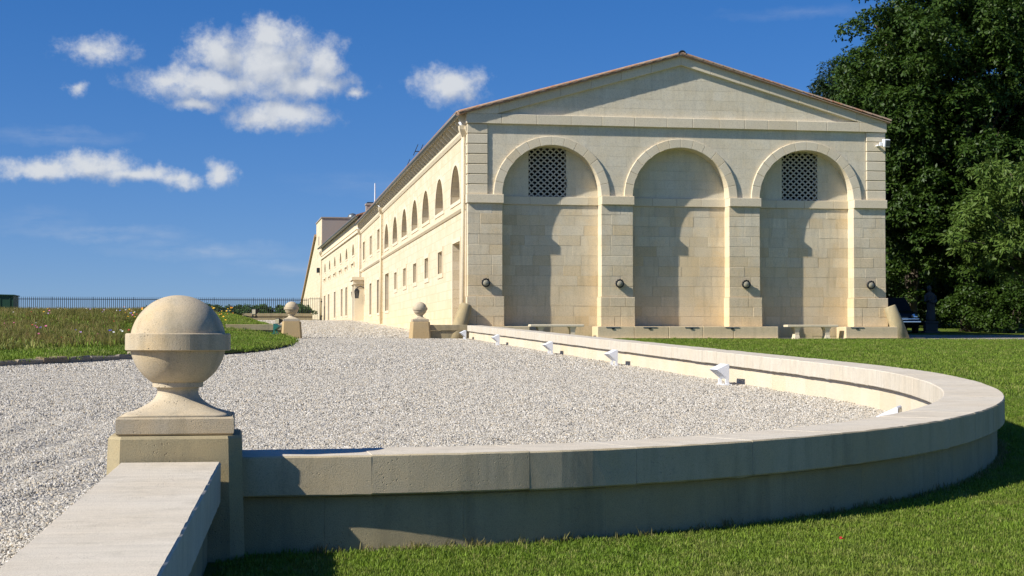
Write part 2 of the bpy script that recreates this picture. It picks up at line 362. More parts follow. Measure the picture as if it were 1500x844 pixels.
def sheet(name, outline, off, mat, kind='structure', cuts=True):
    """flat-in-X sheet over the sloping ground; outline in plan"""
    ys = [-60, 95, 127, 2000]; V, F = [], []
    for a, b in zip(ys[:-1], ys[1:]):
        poly = clip(clip([tuple(p) for p in outline], 0, -1, -a), 0, 1, b)
        if len(poly) < 3: continue
        n = len(V); V += [(x, y, G(y) + off) for x, y in poly]
        for t in tessellate_polygon([[Vector((x, y, 0)) for x, y in poly]]): F.append(tuple(n + i for i in t))
    o = link_mesh(name, V, flip_up(V, F), mat); tag(o, None, kind=kind); return o
def flip_up(V, F):
    out = []
    for f in F:
        a, b, c = (Vector(V[i]) for i in f[:3])
        out.append(f if (b-a).cross(c-a).z > 0 else f[::-1])
    return out

# ------------------------------------------------------------------ ground
V, F = [], []
xs = [-1500, -400, -120, -40, -15, 0, 7, 12, 20, 30, 60, 150, 400, 1500]; ys = [-60, -10, 10, 30, 50, 70, 95, 127, 180, 400, 900, 2500]
for y in ys:
    for x in xs: V.append((x, y, G(y) + .035 if y < 400 else G(y) - (y - 400) * .02))
nx = len(xs)
for j in range(len(ys) - 1):
    for i in range(nx - 1): F.append((j*nx + i, j*nx + i + 1, (j+1)*nx + i + 1, (j+1)*nx + i))
tag(link_mesh('ground', V, F, M['lawn']), None, kind='structure')

# walls' plan: ellipse round the near end of the forecourt, then straight along X = 6.72
EA, EB, ECX, ECY = 6.29, 10.29, .4, 17.4
def wall_path():
    pts = [(-.07, 7.11), (.4, 7.11)]
    pts += [(ECX + EA*math.sin(a), ECY - EB*math.cos(a)) for a in np.linspace(.02, math.pi/2, 400)]
    pts += [(6.69, 18), (6.69, 46.95)]
    return pts
LAWN_EDGE = [(-30, -10), (-12, 16.5), (-4.1, 27.1), (-3.15, 28.55), (-2.11, 30.3), (-.95, 31.9), (-.36, 32.9), (.1, 34.2), (.45, 35.8), (.75, 37.6), (.98, 39.5), (1.10, 41.5), (1.05, 43.9), (.90, 46.2)]
inner = [(x, y) for x, y in wall_path()]
grav = [(-30, -12)] + LAWN_EDGE + [(.8, 52), (.3, 70), (-1.5, 110), (-2, 127), (8, 127), (6.57, 94.6), (6.57, 46.95)] + inner[::-1] + [(-.3, 6.9), (-.45, 3.5), (-1.0, -12)]
# gravel lies 30 mm lower than the lawn inside the walls
for o in [sheet('gravel_court', grav, .045, M['gravel'])]: pass
sheet('gravel_road', [(20.6, 45.0), (90, 42), (90, 54), (20.6, 53.5)], .045, M['gravel'])
o = sheet('stone_edging', [(6.9, 47.02), (21.2, 47.02), (21.2, 47.2), (6.9, 47.2)], .075, M['trim'])
# stone apron along the foot of the long front
vf = join(box(5.75, 6.60, 47.9, 95.0, 0, 0.001)); V = [(x, y, G(y) + (.075 if z > 0 else -.05)) for x, y, z in vf[0]]
tag(link_mesh('stone_apron', V, vf[1], M['trim']), None, kind='structure')
# ------------------------------------------------------------------ left bank with lawn and meadow
edge = [Vector((x, y)) for x, y in LAWN_EDGE] + [Vector(p) for p in [(.8, 48), (.75, 52), (.7, 56), (.3, 66), (-.4, 80), (-1.4, 108), (-1.6, 122)]]
def resample(pts, step):
    out = [pts[0].copy()]; 
    for a, b in zip(pts[:-1], pts[1:]):
        n = max(1, int((b - a).length / step))
        for k in range(1, n + 1): out.append(a.lerp(b, k / n))
    return out
edge = resample(edge, .5)
def ss(a, b, x): t = max(0, min(1, (x - a) / (b - a))); return t * t * (3 - 2 * t)
IN = Vector((-.8, .6))
def bank_h(p, w):
    b = ss(45.5, 50, p.y); far = 1 - ss(92, 122, p.y)
    return ((1 - b) * (.11 + .46 * ss(-4, 24, w) - .03) + b * (.25 + .30 * ss(0, 1.6, w))) * far
WS = [-.12, -.02, .0, .25, .6, 1, 1.6, 2.5, 4, 6, 8, 10, 12, 15, 18, 21, 25, 30, 36, 44, 54, 70, 90]
V, F, MI = [], [], []
for e in edge:
    for w in WS:
        p = e + IN * max(w, 0) + Vector((.12, -.05)) * (-w if w < 0 else 0) * 0.4
        h = bank_h(p, w) if w >= 0 else (-.12 if w < -.1 else bank_h(p, 0) - .06)
        V.append((p.x, p.y, G(p.y) + .045 + h + .03 * math.sin(p.x * 1.7) * math.sin(p.y * 1.3) * (w > .5)))
nw = len(WS)
for i in range(len(edge) - 1):
    for j in range(nw - 1):
        F.append((i*nw + j, (i+1)*nw + j, (i+1)*nw + j + 1, i*nw + j + 1)); y = edge[i].y
        mead = (WS[j] >= 2.5 and y < 38) or (y >= 38 and WS[j] >= 6 and y < 44) or (WS[j] >= 2.5 and y >= 44)
        MI.append(2 if j < 1 else (1 if mead else 0))
F = flip_up(V, F)
bank = link_mesh('grass_bank', V, F, [M['lawn'], M['meadow'], M['soil']], True); tag(bank, None, kind='structure')
bank.data.polygons.foreach_set('material_index', MI)
BANK_V = np.array(V); BANK_F = F; BANK_M = np.array(MI)

# ------------------------------------------------------------------ scattering with geometry nodes
def scatter(name, V, F, sources, density, smin, smax, seed, flat=False, tilt=.3, label=None, cat=None):
    o = link_mesh(name, V, F, [])
    g = bpy.data.node_groups.new('scatter_' + name, 'GeometryNodeTree')
    g.interface.new_socket('Geometry', in_out='INPUT', socket_type='NodeSocketGeometry'); g.interface.new_socket('Geometry', in_out='OUTPUT', socket_type='NodeSocketGeometry')
    gi = g.nodes.new('NodeGroupInput'); go = g.nodes.new('NodeGroupOutput'); last = []
    for k, src in enumerate(sources):
        d = g.nodes.new('GeometryNodeDistributePointsOnFaces'); d.inputs['Density'].default_value = density / len(sources); d.inputs['Seed'].default_value = seed + k
        g.links.new(gi.outputs[0], d.inputs['Mesh'])
        oi = g.nodes.new('GeometryNodeObjectInfo'); oi.inputs['Object'].default_value = src; oi.inputs['As Instance'].default_value = True
        rr = g.nodes.new('FunctionNodeRandomValue'); rr.data_type = 'FLOAT_VECTOR'
        rr.inputs[0].default_value = (-tilt, -tilt, 0); rr.inputs[1].default_value = (tilt, tilt, 6.283); rr.inputs['Seed'].default_value = seed + 10 + k
        rs = g.nodes.new('FunctionNodeRandomValue'); rs.data_type = 'FLOAT_VECTOR' if flat else 'FLOAT'; rs.inputs['Seed'].default_value = seed + 20 + k
        if flat: rs.inputs[0].default_value = (smin, smin, smin * .6); rs.inputs[1].default_value = (smax, smax, smax * .8); so = rs.outputs[0]
        else: rs.inputs[2].default_value = smin; rs.inputs[3].default_value = smax; so = rs.outputs[1]
        ip = g.nodes.new('GeometryNodeInstanceOnPoints')
        g.links.new(d.outputs['Points'], ip.inputs['Points']); g.links.new(oi.outputs['Geometry'], ip.inputs['Instance'])
        g.links.new(rr.outputs[0], ip.inputs['Rotation']); g.links.new(so, ip.inputs['Scale']); last.append(ip.outputs[0])
    j = g.nodes.new('GeometryNodeJoinGeometry')
    for s in last: g.links.new(s, j.inputs[0])
    g.links.new(j.outputs[0], go.inputs[0])
    md = o.modifiers.new('scatter', 'NODES'); md.node_group = g
    tag(o, label, cat, kind='stuff'); return o
def source(name, verts, faces, mat, smooth=False):
    me = bpy.data.meshes.new(name); me.from_pydata(verts, [], faces); me.materials.append(mat)
    if smooth: me.polygons.foreach_set('use_smooth', [True] * len(me.polygons))
    return bpy.data.objects.new(name, me)
def pebble_src(k):
    bm = bmesh.new(); bmesh.ops.create_icosphere(bm, subdivisions=1, radius=1); r = random.Random(k)
    for v in bm.verts: v.co *= r.uniform(.72, 1.15)
    for v in bm.verts: v.co.x *= 1.25
    bm.verts.index_update(); V = [tuple(v.co) for v in bm.verts]; F = [tuple(v.index for v in f.verts) for f in bm.faces]; bm.free()
    return source('pebble_form', V, F, M['pebble'])
PEB = [pebble_src(k) for k in range(3)]
def in_poly(x, y, poly):
    c = False
    for i in range(len(poly)):
        (x0, y0), (x1, y1) = poly[i - 1], poly[i]
        if (y0 > y) != (y1 > y) and x < (x1 - x0) * (y - y0) / (y1 - y0) + x0: c = not c
    return c
def zone(y0, y1, off, outline, margin=1.5, xmax=60):
    """the part of an outline between two distances that the lens could see, with some to spare"""
    poly = clip(clip(outline, 0, -1, -y0), 0, 1, y1)
    sL, sR = math.tan(R(YAW) + math.atan(-750 / 2300)), math.tan(R(YAW) + math.atan(750 / 2300))
    poly = clip(poly, -1, sL, margin); poly = clip(poly, 1, -sR, margin)
    V = [(x, y, G(y) + off) for x, y in poly]
    return V, flip_up(V, [tuple(t) for t in tessellate_polygon([[Vector((x, y, 0)) for x, y in poly]])])
grav_in = grav
def zone_grid(y0, y1, off, outline, cell):
    V0, _ = zone(y0, y1, off, outline); poly = [(v[0], v[1]) for v in V0]; xs = [q[0] for q in poly]; nx_ = int((max(xs) - min(xs)) / cell) + 1; ny_ = int((y1 - y0) / cell) + 1
    V, F, idx = [], [], {}
    def vid(i, j):
        if (i, j) not in idx:
            x, y = min(xs) + i*cell, y0 + j*cell; d = x - .12 * y                      # raked and driven furrows
            h = (.012 if x < .5 and y < 17 else .006)*math.sin(d*13 + 1.1*math.sin(y*.9)) * (.45 + .55*math.sin(d*1.3 + y*.45)) + .007*math.sin(x*13 + y*5)*math.sin(y*11 - x*3)
            idx[i, j] = len(V); V.append((x, y, G(y) + off + h))
        return idx[i, j]
    for i in range(nx_):
        for j in range(ny_):
            if in_poly(min(xs) + (i + .5)*cell, y0 + (j + .5)*cell, poly): F.append((vid(i, j), vid(i+1, j), vid(i+1, j+1), vid(i, j+1)))
    return V, F
for (a, b, dn, s0, s1) in [(2.5, 9, 5200, .006, .0125), (9, 15, 4200, .0062, .0128), (15, 25, 1900, .008, .0155), (25, 48, 620, .011, .022), (48, 94, 200, .020, .042)]:
    V, F = zone_grid(a, b, .050, grav_in, .09 if a < 14 else (.25 if a < 40 else 1.0))
    scatter('gravel_stones', V, F, PEB, dn, s0, s1, int(a * 10), flat=True, tilt=3.1, label=None)
def tuft_src(name, n, r, h0, h1, w, mat, seed, lean=.5):
    q = random.Random(seed); V, F = [], []
    for _ in range(n):
        a = q.uniform(0, 6.283); d = r * math.sqrt(q.random()); x, y = d*math.cos(a), d*math.sin(a); h = q.uniform(h0, h1)
        b = q.uniform(0, 6.283); lx, ly = math.cos(b), math.sin(b); l = h * q.uniform(.1, lean * 1.6); ww = w * q.uniform(.7, 1.2)
        px_, py_ = -ly * ww / 2, lx * ww / 2; k = len(V)
        V += [(x - px_, y - py_, -.005), (x + px_, y + py_, -.005), (x + lx*l*.4 + px_*.8, y + ly*l*.4 + py_*.8, h*.6), (x + lx*l*.4 - px_*.8, y + ly*l*.4 - py_*.8, h*.6), (x + lx*l, y + ly*l, h)]
        F += [(k, k+1, k+2, k+3), (k+3, k+2, k+4)]
    return source(name, V, F, mat)
TUFT = [tuft_src('lawn_tuft_form', 34, .055, .010, .024, .0042, M['blade'], s) for s in (1, 2, 3)]
TUFTB = [tuft_src('lawn_tuft_form', 30, .13, .018, .042, .010, M['blade'], s) for s in (4, 5)]
out_wall = [(-.1, 6.84), (.4, 6.87)] + [(ECX + (EA + .19)*math.sin(a), ECY - (EB + .19)*math.cos(a)) for a in np.linspace(.02, math.pi/2, 60)] + [(6.90, 18), (6.90, 46.95)]
lawn_poly = out_wall + [(6.9, 47.0), (20.5, 46.2), (40, 46), (40, 2), (-.1, 2)]
V, F = zone(4.5, 11, .035, lawn_poly, 4.0); scatter('lawn_grass', V, F, TUFT, 1150, .8, 1.2, 71)
V, F = zone(11, 17, .035, lawn_poly, 4.0); scatter('lawn_grass', V, F, TUFT, 420, .8, 1.5, 75)
V, F = zone(17, 47, .035, lawn_poly, 4.0); scatter('lawn_grass', V, F, TUFTB, 60, .7, 1.3, 79)
DRY = [tuft_src('dry_tuft_form', 18, .035, .02, .05, .004, M['dry_blade'], s, .6) for s in (11, 12)]
ring = [(ECX + (EA + k)*math.sin(a), ECY - (EB + k)*math.cos(a)) for a in np.linspace(-.03, math.pi/2, 60) for k in (.17, .23)]
V = [(x, y, G(y) + .035) for x, y in ring]; scatter('dry_grass_fringe', V, flip_up(V, [(i, i+1, i+3, i+2) for i in range(0, len(V) - 2, 2)]), DRY, 420, .7, 1.3, 97)
sel = [f for f, m in zip(BANK_F, BANK_M) if m == 0 and BANK_V[f[0]][1] < 75 and BANK_V[f[0]][0] > -25]
scatter('bank_grass', [tuple(v) for v in BANK_V], sel, TUFTB, 70, .8, 1.6, 83)
MT = [tuft_src('meadow_tuft_form', 24, .22, .07, .26, .011, M['mblade'], s, .35) for s in (6, 7, 8)]
selm0 = [f for f, m in zip(BANK_F, BANK_M) if m == 1 and BANK_V[f[0]][1] < 60 and BANK_V[f[0]][0] > -30]
scatter('meadow_fringe_grass', [tuple(v) for v in BANK_V], selm0, TUFTB, 45, 1.2, 3.2, 91)
selm = [f for f, m in zip(BANK_F, BANK_M) if m == 1 and BANK_V[f[0]][1] < 75 and BANK_V[f[0]][0] > -38]
scatter('meadow_grass', [tuple(v) for v in BANK_V], selm, MT, 34, .55, 1.25, 87)
# wildflowers, one mass of small blooms on stems
def bank_z(x, y):
    best = None
    for i, e in enumerate(edge):
        d = Vector((x, y)) - e; w = d.dot(IN); off = abs(d.x * IN.y - d.y * IN.x)
        if w > 0 and (best is None or off < best[0]): best = (off, w)
    return None if best is None or best[0] > .6 else (G(y) + .045 + bank_h(Vector((x, y)), best[1]), best[1])
V, F, FM = [], [], []
names = ['red', 'pink', 'yellow', 'white', 'blue', 'lilac', 'orange']; mats = [M['mblade']] + [M['f_' + n] for n in names]
def flower(x, y, z, col, h, r):
    k = len(V); lx, ly = random.uniform(-.06, .06), random.uniform(-.06, .06)
    V.extend([(x - .004, y, z), (x + .004, y, z), (x + lx, y + ly, z + h)]); F.append((k, k+1, k+2)); FM.append(0)
    c = Vector((x + lx, y + ly, z + h)); n = 6; k = len(V); t = random.uniform(0, 1); ax = Vector((random.uniform(-.5, .5), -.8, 1)).normalized(); u = ax.orthogonal().normalized(); v = ax.cross(u)
    V.append(tuple(c))
    for i in range(n * 2):
        rr = r if i % 2 == 0 else r * .72; a = t + math.pi * i / n; V.append(tuple(c + (u * math.cos(a) + v * math.sin(a)) * rr + ax * r * .25))
    for i in range(n * 2): F.append((k, k + 1 + i, k + 1 + (i + 1) % (n * 2))); FM.append(1 + names.index(col))
cnt = 0
while cnt < 260:
    e = random.choice(edge); w = random.uniform(3.2, 15) if random.random() < .8 else random.uniform(15, 34)
    if e.y < 18 or e.y > 62: continue
    if 38 <= e.y < 44 and w < 6: continue
    p = e + IN * w; z = G(p.y) + .045 + bank_h(p, w); cnt += 1
    yb = ss(50, 58, p.y)
    col = random.choices(names, [5, 5, 3 + 4*yb, 5, 2, 3, 1 + 3*yb])[0]
    for _ in range(random.choice([1, 1, 1, 2])):
        flower(p.x + random.uniform(-.2, .2), p.y + random.uniform(-.2, .2), z, col, random.uniform(.12, .27), random.uniform(.018, .036))
for _ in range(110):                                           # the yellow drift above the low wall
    w = random.uniform(1.6, 6); y0 = random.uniform(44, 58); e = min(edge, key=lambda q: abs(q.y - y0)); p = e + IN * w
    flower(p.x, p.y, G(p.y) + .045 + bank_h(p, w), random.choice(['yellow', 'orange', 'yellow']), random.uniform(.12, .38), random.uniform(.022, .038))
o = link_mesh('wildflowers', V, F, mats); o.data.polygons.foreach_set('material_index', FM); tag(o, None, kind='stuff')

# rough kerb of split stones along the meadow foot
kerb = thing('stone_kerb', 'low kerb of rough split stones along the foot of the flower meadow', 'kerb', (-4.1, 27.1, G(27.1)))
pts = resample([Vector(p) for p in [(-13, 15.1), (-4.1, 27.1), (-3.15, 28.55), (-2.11, 30.3), (-1.2, 31.5)]], .05); i = 0
while i < len(pts) - 12:
    L = random.randint(8, 17); a, b = pts[i], pts[min(i + L, len(pts) - 1)]; d = b - a; ln = d.length - .015; an = math.atan2(d.y, d.x); hh = random.uniform(.10, .15)
    v, f = box(0, ln, -.12, .09, -.08, hh, .022)
    v = [(x + random.uniform(-.012, .012), y + random.uniform(-.016, .016), z + random.uniform(-.015, .015)) for x, y, z in v]
    v, f = xf((v, f), Matrix.Translation((a.x - kerb.location.x, a.y - kerb.location.y, G(a.y) + .04 - kerb.location.z)) @ Matrix.Rotation(an, 4, 'Z'))
    part('kerb_stone', v, f, M['kerb'], kerb); i += L

# ------------------------------------------------------------------ low walls
def run_wall(th, pts, lens, widths=(.44, .33), cop_t=.175, height=.46, start=0., mat_c='inner', mat_w='low', sink=.15, two_sided=False):
    """coping and body stones laid one by one along a plan curve, in the frame of the thing (a world-aligned root)"""
    P = [Vector(p) for p in pts]; S = [0.]
    for a, b in zip(P[:-1], P[1:]): S.append(S[-1] + (b - a).length)
    def at(s):
        s = max(0, min(S[-1], s))
        i = max(0, min(len(P) - 2, bisect.bisect_left(S, s) - 1)); return P[i].lerp(P[i+1], (s - S[i]) / (S[i+1] - S[i]))
    def tang(s):
        d = at(s + .06) - at(s - .06); return d.normalized()
    rl = th.location
    def stones(name, half, zb, zt, mat, ch, off, outer_mat):
        s = 0.; first = True
        while s < S[-1] - .05:
            L = random.uniform(*lens); 
            if first: L *= off; first = False
            e = min(s + L, S[-1]); e = S[-1] if S[-1] - e < lens[0] * .5 else e
            a, b = s + .0003, e - .0003; n = max(2, int((b - a) / .07)); V, F = [], []
            prof = [(-half, zb), (-half, zt - ch), (-half + ch, zt), (half - ch, zt), (half, zt - ch), (half, zb)]
            if name == 'coping_stone': prof = [(-half + ch, zb), (-half, zb + ch)] + prof[1:5] + [(half, zb + ch), (half - ch, zb)]
            m = len(prof); dz = random.uniform(-.0025, .0025); ins = [0, .006] if True else [0]
            ks = [0] + [j for j in range(n + 1)] + [n]
            for q, k in enumerate(ks):
                sh = .0006 if q in (0, len(ks) - 1) else 0; ss_ = a + (b - a) * k / n
                if q == 1: ss_ += .0012
                if q == len(ks) - 2: ss_ -= .0012
                c = at(ss_); t = tang(ss_); nn = Vector((t.y, -t.x)); g = G(c.y)
                for o_, z in prof:
                    o2 = o_ - math.copysign(sh, o_); z2 = z - sh if z > zb + .05 else z
                    if name == 'coping_stone': o2 += random.uniform(-.0009, .0009); z2 -= max(0, random.gauss(0, .0012)) + (.006 * random.random() if random.random() < .02 else 0)
                    V.append((c.x + nn.x*o2 - rl.x, c.y + nn.y*o2 - rl.y, g + z2 + dz - rl.z))
            for q in range(len(ks) - 1):
                for k in range(m): F.append((q*m + k, q*m + (k+1) % m, (q+1)*m + (k+1) % m, (q+1)*m + k))
            F += [tuple(range(m)), tuple(range((len(ks)-1)*m, len(ks)*m))]
            o = part(name, V, flip_ok(V, F), [mat, outer_mat], th); s = e
            if outer_mat is not mat:                                  # outer side: weathered, and coloured darker to deepen its shade
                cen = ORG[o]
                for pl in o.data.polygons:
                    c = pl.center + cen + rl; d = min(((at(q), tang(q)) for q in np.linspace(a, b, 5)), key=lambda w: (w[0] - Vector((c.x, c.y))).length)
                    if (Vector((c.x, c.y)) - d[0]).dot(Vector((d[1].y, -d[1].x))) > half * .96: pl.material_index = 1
    stones('coping_stone', widths[0] / 2, height - cop_t, height, M[mat_c], .007, 1.0, M['worn_shaded_coping'] if two_sided else M[mat_c])
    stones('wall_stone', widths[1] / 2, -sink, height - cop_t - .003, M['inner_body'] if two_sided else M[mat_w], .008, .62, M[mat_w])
w1 = thing('low_wall', 'curved low limestone wall with coping sweeping round the right end of the gravel court', 'wall', (3.0, 8.0, G(8)))
run_wall(w1, wall_path(), (.52, .72), two_sided=True)
w2 = thing('low_wall', 'straight low wall with broad pale coping running from the big ball pedestal to the bottom left corner', 'wall', (-.36, 5.3, G(5.3)))
run_wall(w2, [(-.325, 6.74), (-.52, 1.2)], (3.0, 3.6), (.415, .31))
w3 = thing('low_wall', 'short low wall joining the right-hand far ball pedestal to the corner of the hall', 'wall', (5.9, 47.25, G(47.2)))
run_wall(w3, [(5.36, 47.25), (6.48, 47.25)], (.5, .6), (.40, .33), height=.47, mat_c='low')
w4 = thing('low_wall', 'low wall running left from the left-hand far ball pedestal into the mown bank', 'wall', (-.3, 47.45, G(47.4)))
run_wall(w4, [(.93, 47.45), (-.70, 47.52)], (.7, .95), (.40, .30), height=.47, mat_c='low')
w5 = thing('low_wall', 'distant low wall in front of the iron fence, left of the gate', 'wall', (2.0, 113.2, G(113.2)))
run_wall(w5, [(-2.2, 113.2), (4.4, 113.2)], (1.2, 1.6), (.5, .40), height=.55, cop_t=.2, mat_c='low')

# ------------------------------------------------------------------ ball pedestals
def octa(w, ch, z):
    h = w / 2; return [(-h + ch, -h, z), (h - ch, -h, z), (h, -h + ch, z), (h, h - ch, z), (h - ch, h, z), (-h + ch, h, z), (-h, h - ch, z), (-h, -h + ch, z)]
def loft(rings):
    n = len(rings[0]); V = [p for r in rings for p in r]; F = []
    for i in range(len(rings) - 1):
        for k in range(n): F.append((i*n + k, i*n + (k+1) % n, (i+1)*n + (k+1) % n, (i+1)*n + k))
    F += [tuple(range(n))[::-1], tuple(range((len(rings)-1)*n, len(rings)*n))]; return V, F
def sq2circ(w, r, n, t, z):
    out = []
    for k in range(n):
        a = 2 * math.pi * (k + .5) / n; c, s = math.cos(a), math.sin(a); m = max(abs(c), abs(s)); q = w / 2 / m
        rr = q * (1 - t) + r * t; out.append((rr * c, rr * s, z))
    return out
def pedestal(label, loc, wmat='ochre_ped', near=False):
    t = thing('ball_pedestal', label, 'ball finial', loc, group='stone ball pedestals of the forecourt'); n = 48
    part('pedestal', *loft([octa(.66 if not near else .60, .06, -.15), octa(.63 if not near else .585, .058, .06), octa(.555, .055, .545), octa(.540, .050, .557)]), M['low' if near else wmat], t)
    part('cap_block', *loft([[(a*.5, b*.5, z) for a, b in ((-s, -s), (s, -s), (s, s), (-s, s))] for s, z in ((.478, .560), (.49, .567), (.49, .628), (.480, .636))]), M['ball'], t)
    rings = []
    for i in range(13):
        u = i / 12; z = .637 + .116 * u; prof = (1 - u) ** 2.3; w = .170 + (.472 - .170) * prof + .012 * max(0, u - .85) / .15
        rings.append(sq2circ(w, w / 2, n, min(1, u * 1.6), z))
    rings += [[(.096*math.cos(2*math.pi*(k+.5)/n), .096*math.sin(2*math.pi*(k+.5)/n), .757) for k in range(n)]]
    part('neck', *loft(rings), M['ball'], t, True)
    part('collar', *lathe([(.098, .756), (.1095, .758), (.1095, .781), (.104, .784)], n), M['ball'], t)
    cz, r = .953, .207
    pr = [(r*math.cos(a), r*math.sin(a)) for a in np.linspace(-R(57), R(90), 34)]; pr[-1] = (.002, r)
    b = part('ball', *lathe(pr, n * 2, (0, 0, cz)), M['ball'], t, True)
    part('band', *lathe([(.190, -.037), (.2215, -.037), (.227, -.033), (.227, .035), (.2225, .039), (.190, .039)], n * 2, (0, 0, cz)), M['ball'], b)
    return t
pedestal('large stone ball on a chamfered pedestal in the foreground, beside the curved wall', (-.31, 7.05, G(7.05)), near=True)
pedestal('small far stone ball pedestal right of the gateway, close to the hall corner', (5.07, 47.25, G(47.25)))
pedestal('small far stone ball pedestal on the left of the gateway, against the mown bank', (1.23, 47.45, G(47.4)))

# ------------------------------------------------------------------ the front hall
HX, HY = 6.566, 47.568; W = 13.51; LA, LB = 31.3, 47.1
ZB = .0                                                        # foot of the front, eye-relative like all heights of the buildings below
hall = thing('stone_hall', 'long pale limestone hall with pedimented gable front and three blind arches', 'building', (HX, HY, EYE + ZB), org=(0, 0, ZB))
BAYS = [(1.08, 4.19), (5.20, 8.31), (9.32, 12.43)]; PIERS = [(0, 1.08), (4.19, 5.20), (8.31, 9.32), (12.43, 13.51)]
ZI0, ZI1 = 4.20, 4.47; RA, RO = 1.555, 1.83; CR = .311; REC = .48; ZC0, ZC1 = 6.65, 6.95; SL = .285; RB, RT = 6.70, 7.02; APEX = RT + SL * W / 2
def courses(z0, z1, h=CR): 
    n = max(1, round((z1 - z0) / h)); return [z0 + (z1 - z0) * k / n for k in range(n + 1)]
J = .0016
def lay(parent, u0, u1, zs, y, depth, lo, hi, mat, clipper=None, jit=.004, name='stone_block', hole=None, ch=.004):
    for r, (za, zb) in enumerate(zip(zs[:-1], zs[1:])):
        u = u0 - random.uniform(0, lo * .9) if u1 - u0 > 1.5 else u0
        while u < u1 - .02:
            e = u + random.uniform(lo, hi)
            if u1 - e < lo * .6: e = u1
            a, b = max(u, u0), min(e, u1); u = e
            if b - a < .07: continue
            rects = [(a, b)]
            if hole and za < hole[3] and zb > hole[2]:
                rects = [(p, q) for p, q in ((a, min(b, hole[0])), (max(a, hole[1]), b)) if q - p > .06]
            for p, q in rects:
                polys = [[(p + J, za + J), (q - J, za + J), (q - J, zb - J), (p + J, zb - J)]]
                if clipper: polys = clipper(polys[0])
                for poly in polys:
                    if len(poly) >= 3: part(name, *stone(poly, y + random.uniform(-jit, jit), depth, ch), mat, parent)
# core of the front: mortar behind the blocks
def slab(name, parent, mat, polys, y0, y1):
    vfs = [prism_y(p, y0, y1) for p in polys]; return part(name, *join(*vfs), mat, parent)
# spandrels above the imposts, following the arches
def arch_clip(poly):
    (a, z0), (b, _), (_, z1), _ = poly
    n = 9; xs = [a + (b - a) * k / n for k in range(n + 1)]; rm = RA + .14; runs, cur = [], []
    for x in xs:
        lo = z0
        for p, q in BAYS:
            cx = (p + q) / 2
            if abs(x - cx) < rm: lo = max(lo, ZI1 + math.sqrt(rm*rm - (x - cx)**2))
        if lo < z1 - .015: cur.append((x, lo))
        else:
            if len(cur) > 1: runs.append(cur)
            cur = []
    if len(cur) > 1: runs.append(cur)
    return [[(x, l) for x, l in r] + [(r[-1][0], z1), (r[0][0], z1)] for r in runs]
spw = part('spandrel_wall', *join(*[prism_y(p, .058, REC - .01) for p in sum([arch_clip([(u, ZI1), (v, ZI1), (v, ZC0), (u, ZC0)]) for u, v in
      [(.05, 1.1), (1.1, 1.9), (1.9, 2.63), (2.63, 3.4), (3.4, 4.2), (4.2, 5.2), (5.2, 6.0), (6.0, 6.75), (6.75, 7.5), (7.5, 8.3), (8.3, 9.3), (9.3, 10.1), (10.1, 10.87), (10.87, 11.6), (11.6, 12.4), (12.4, 13.46)]], [])]), M['mortar'], hall)
lay(spw, .63, W - .63, courses(ZI1, ZC0), .052, .12, .55, .95, M['upper'], arch_clip, jit=.0008, ch=.003)
# tympanum
tym = slab('tympanum', hall, M['mortar'], [[(.3, ZC1 - .25), (W - .3, ZC1 - .25), (W / 2, APEX - .1)]], .058, .5)
def rake_clip(poly): 
    p = clip(poly, -SL, 1, RB + .05); p = clip(p, SL, 1, RB + .05 + SL * W)
    return [p] if len(p) >= 3 else []
lay(tym, .8, W - .8, courses(ZC1 - .02, APEX - .2), .052, .12, .6, 1.0, M['upper'], rake_clip, jit=.0008, ch=.003)
# recessed bays
for bi, (p, q) in enumerate(BAYS):
    bw = slab('bay_wall', hall, M['mortar'], [[(p - .05, -.3), (q + .05, -.3), (q + .05, ZI1), (p - .05, ZI1)]] + ([[(p - .05, ZI1), (q + .05, ZI1), (q + .05, 6.2), (p - .05, 6.2)]] if bi == 1 else
         [[(p - .05, ZI1), (p + .88, ZI1), (p + .88, 6.2), (p - .05, 6.2)], [(q - 1.0, ZI1), (q + .05, ZI1), (q + .05, 6.2), (q - 1.0, 6.2)], [(p + .88, 5.99), (q - 1.0, 5.99), (q - 1.0, 6.2), (p + .88, 6.2)]]), REC + .009, REC + .4)
    lay(bw, p - .03, q + .03, courses(-.2, ZI0), REC, .10, .42, .78, M['facade'], jit=.003)
    hole = None if bi == 1 else (p + .90, q - 1.02, ZI1, 6.0)
    def arc_in(poly, cx=(p + q) / 2):
        return [poly] if min((x - cx)**2 + max(0, z - ZI1)**2 for x, z in poly) < (RA + .1)**2 else []
    lay(bw, p - .03, q + .03, courses(ZI1, 6.2), REC, .10, .5, .9, M['upper'], arc_in, hole=hole, ch=.003, jit=.001)
    u = p - .03                                                   # string course through the recess
    while u < q:
        e = min(u + random.uniform(.6, 1.0), q + .03); e = q + .03 if q - e < .3 else e
        part('string_stone', *box(u + .003, e - .003, REC - .05, REC + .1, ZI0 + .01, ZI1 - .004, .008), M['trim'], bw); u = e
# voussoirs
for bi, (p, q) in enumerate(BAYS):
    ar = part('arch_core', *join(*[prism_y([((p+q)/2 + r*math.cos(a), ZI1 + r*math.sin(a)) for r, a in ((RA + .02, a0), (RO - .02, a0), (RO - .02, a1), (RA + .02, a1))], .03, REC)
              for a0, a1 in [(math.pi*k/24, math.pi*(k+1)/24) for k in range(24)]]), M['mortar'], hall)
    nv = 14
    for k in range(nv):
        a0, a1 = math.pi*k/nv + .0014, math.pi*(k+1)/nv - .0014; aa = np.linspace(a0, a1, 5)
        poly = [((p+q)/2 + RO*math.cos(a), ZI1 + .002 + RO*math.sin(a)) for a in aa] + [((p+q)/2 + RA*math.cos(a), ZI1 + .002 + RA*math.sin(a)) for a in aa[::-1]]
        part('voussoir', *stone(poly, -.012, REC + .01, .010), M['trim'], ar)
